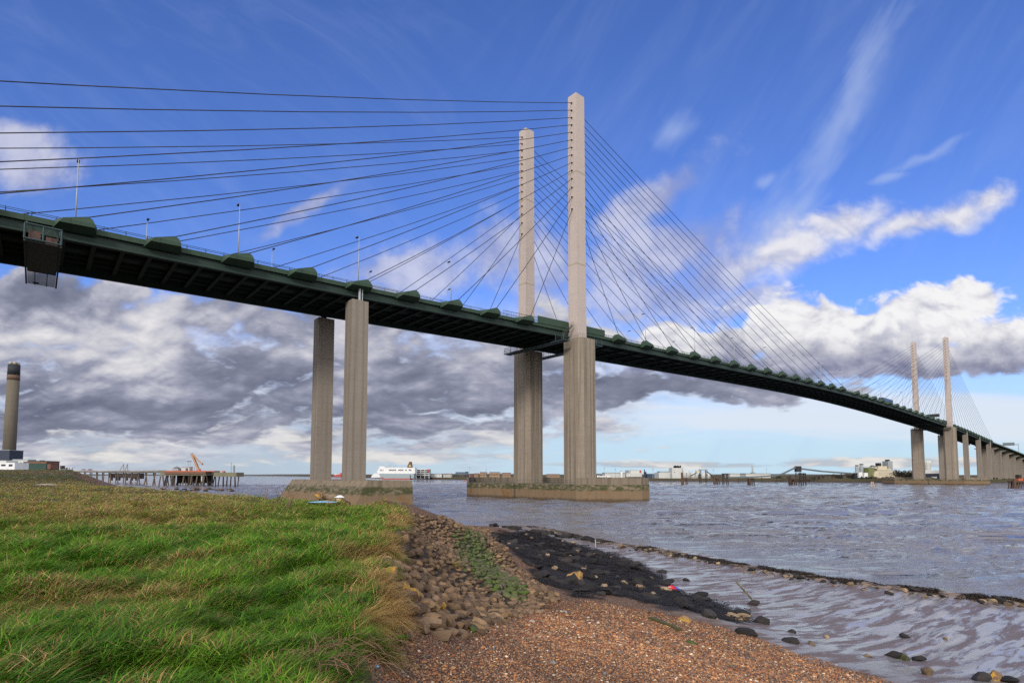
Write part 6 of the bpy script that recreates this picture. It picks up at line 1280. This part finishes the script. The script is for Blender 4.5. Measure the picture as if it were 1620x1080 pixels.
for u, r_, yt in ((1362.5, 2.3, 736.5), (1369.8, 2.6, 734.6), (1387.5, 2.6, 737)):
    z = zof(u, yt, D) - LZ; x = W(u, 750, D).x - g.location.x; m = MB(); m.lathe((x, 9, 0), [(r_, -1), (r_, z * .84), (r_ * .8, z * .9), (r_ * .8, z)], 14); m.build('silo', M_MGREY, g, True); MB().lathe((x, 9, z + .01), [(r_ * .9, 0), (r_ * .9, 1.2)], 10).build('silo_cap', M_DARK, g)
D = 720; g = thing('cooling_tower', 1473, D, 'pair of flared pale tower shells behind the far bridge piers', 'tower')
for u, r_ in ((1468.5, 3.9), (1477.2, 3.9)): z = zof(u, 727.8, D) - LZ; x = W(u, 750, D).x - g.location.x; m = MB(); m.lathe((x, 10, 0), [(r_ * .86, -1), (r_ * .84, z * .45), (r_ * .95, z * .8), (r_ * 1.1, z)], 20); m.build('shell', M_LGREY, g, True)
simple('river_warehouse', 1462, 1488, 748.8, 758, 640, M_NAVY, 'navy warehouse with a pale roof seen between the far bridge piers', 'building', [('roof', M_WH, 1461.5, 1488.5, 743.2, 748.8, (-.5, 26)), ('white_door', M_WH, 1474, 1482, 753.5, 756.3, (-.15, .3))], 25)
dg = dolphin(1601.5, 1625, 760, 770.3, 318, 'massive rusty pile dolphin with orange block at the right edge', (1603, 757)); D = 318
for a, b_, yt, mt in ((1612, 1619.5, 756.5, M_ORANGE), (1613.5, 1617.5, 750.5, M_DBROWN)): x0, x1 = (c - dg.location.x for c in span(a, b_, D)); z0 = zof(1610, 760, D) if mt is M_ORANGE else zof(1610, 756.5, D); MB().bb(x0, x1, .5, 3, z0 + .003, zof(1610, yt, D)).build('orange_block' if mt is M_ORANGE else 'bollard', mt, dg)
# ------------------------------------------------------------------ trees on the far bank, each of its own
def crown_mesh(seed, conif=False):
    R = np.random.default_rng(seed); n = 420; V, Fq = [], []
    lob = [(R.uniform(-.45, .45), R.uniform(-.45, .45), R.uniform(.35, .85), R.uniform(.25, .42)) for _ in range(6)] if not conif else [(0, 0, .2 + .12 * k, .34 - .045 * k) for k in range(7)]
    for i in range(n):
        l = lob[i % len(lob)]; d = R.normal(size=3); d /= np.linalg.norm(d); c = np.array(l[:3]) + d * l[3] * R.uniform(.5, 1) ** .5; a, b_ = R.normal(size=3), R.normal(size=3); a /= np.linalg.norm(a); b_ -= a * (a @ b_); b_ /= np.linalg.norm(b_); s = R.uniform(.03, .075)
        k = len(V); V += [c - a * s, c + b_ * s * .7, c + a * s, c - b_ * s * .7]; Fq.append((k, k + 1, k + 2, k + 3))
    me = bpy.data.meshes.new('crown'); me.from_pydata([tuple(v) for v in V], [], Fq); return me
TR = [crown_mesh(i, i % 3 == 2) for i in range(6)]
M_TREE = [C_('bare_brown_crown', (0.055, 0.042, 0.03), .9, .4, .3), C_('dark_evergreen_crown', (0.022, 0.03, 0.018), .9, .4, .3)]
for i, me in enumerate(TR): me.materials.append(M_TREE[1] if i % 3 else M_TREE[0])
TK = MB().tube((0, 0, -.15), (0, 0, .6), .03, 6, .012).tube((0, 0, .3), (.2, .05, .65), .014, 4, .006).tube((0, 0, .35), (-.2, -.05, .7), .014, 4, .006).build('trunk', M_DBROWN); TKm = TK.data; bpy.data.objects.remove(TK)
for (u0, u1, n_, hp, D, lb) in [(1284, 1306, 7, 6, 640, 'dark tree in the clump under the conveyor'), (1316, 1350, 11, 9, 700, 'tree in the row above the conveyor tail'), (1418, 1442, 13, 12, 620, 'bare brown tree left of the far bridge pier'), (1352, 1420, 16, 4.5, 590, 'low bush on the bank before the factory'), (604, 700, 12, 4, 1300, 'far tree on the skyline behind the ferry'), (700, 740, 8, 3.6, 1300, 'far tree on the skyline left of the portal crane'), (1226, 1246, 5, 4, 720, 'low tree left of the conveyor head house'), (20, 90, 10, 4, 640, 'scrubby bush before the power station buildings'), (1534, 1600, 10, 3.2, 600, 'scrub bush at the foot of the viaduct piers')]:
    for i in range(n_):
        u = random.uniform(u0, u1); h = hp * random.uniform(.65, 1.2) * D / F; z = LZ - .3 if u > 200 else 7; g = thing('tree' if hp > 5 else 'bush', u, D + random.uniform(-8, 8), lb, 'tree' if hp > 5 else 'bush', z, lb.replace('tree in', 'trees in').replace(' tree ', ' trees ').replace('bush', 'bushes'))
        for nm, dm in (('trunk', TKm), ('crown', random.choice(TR))): o = bpy.data.objects.new(nm, dm); COL.objects.link(o); o.parent = g; o.scale = (h * (.9 if hp > 5 else 1.5), h * .9, h);
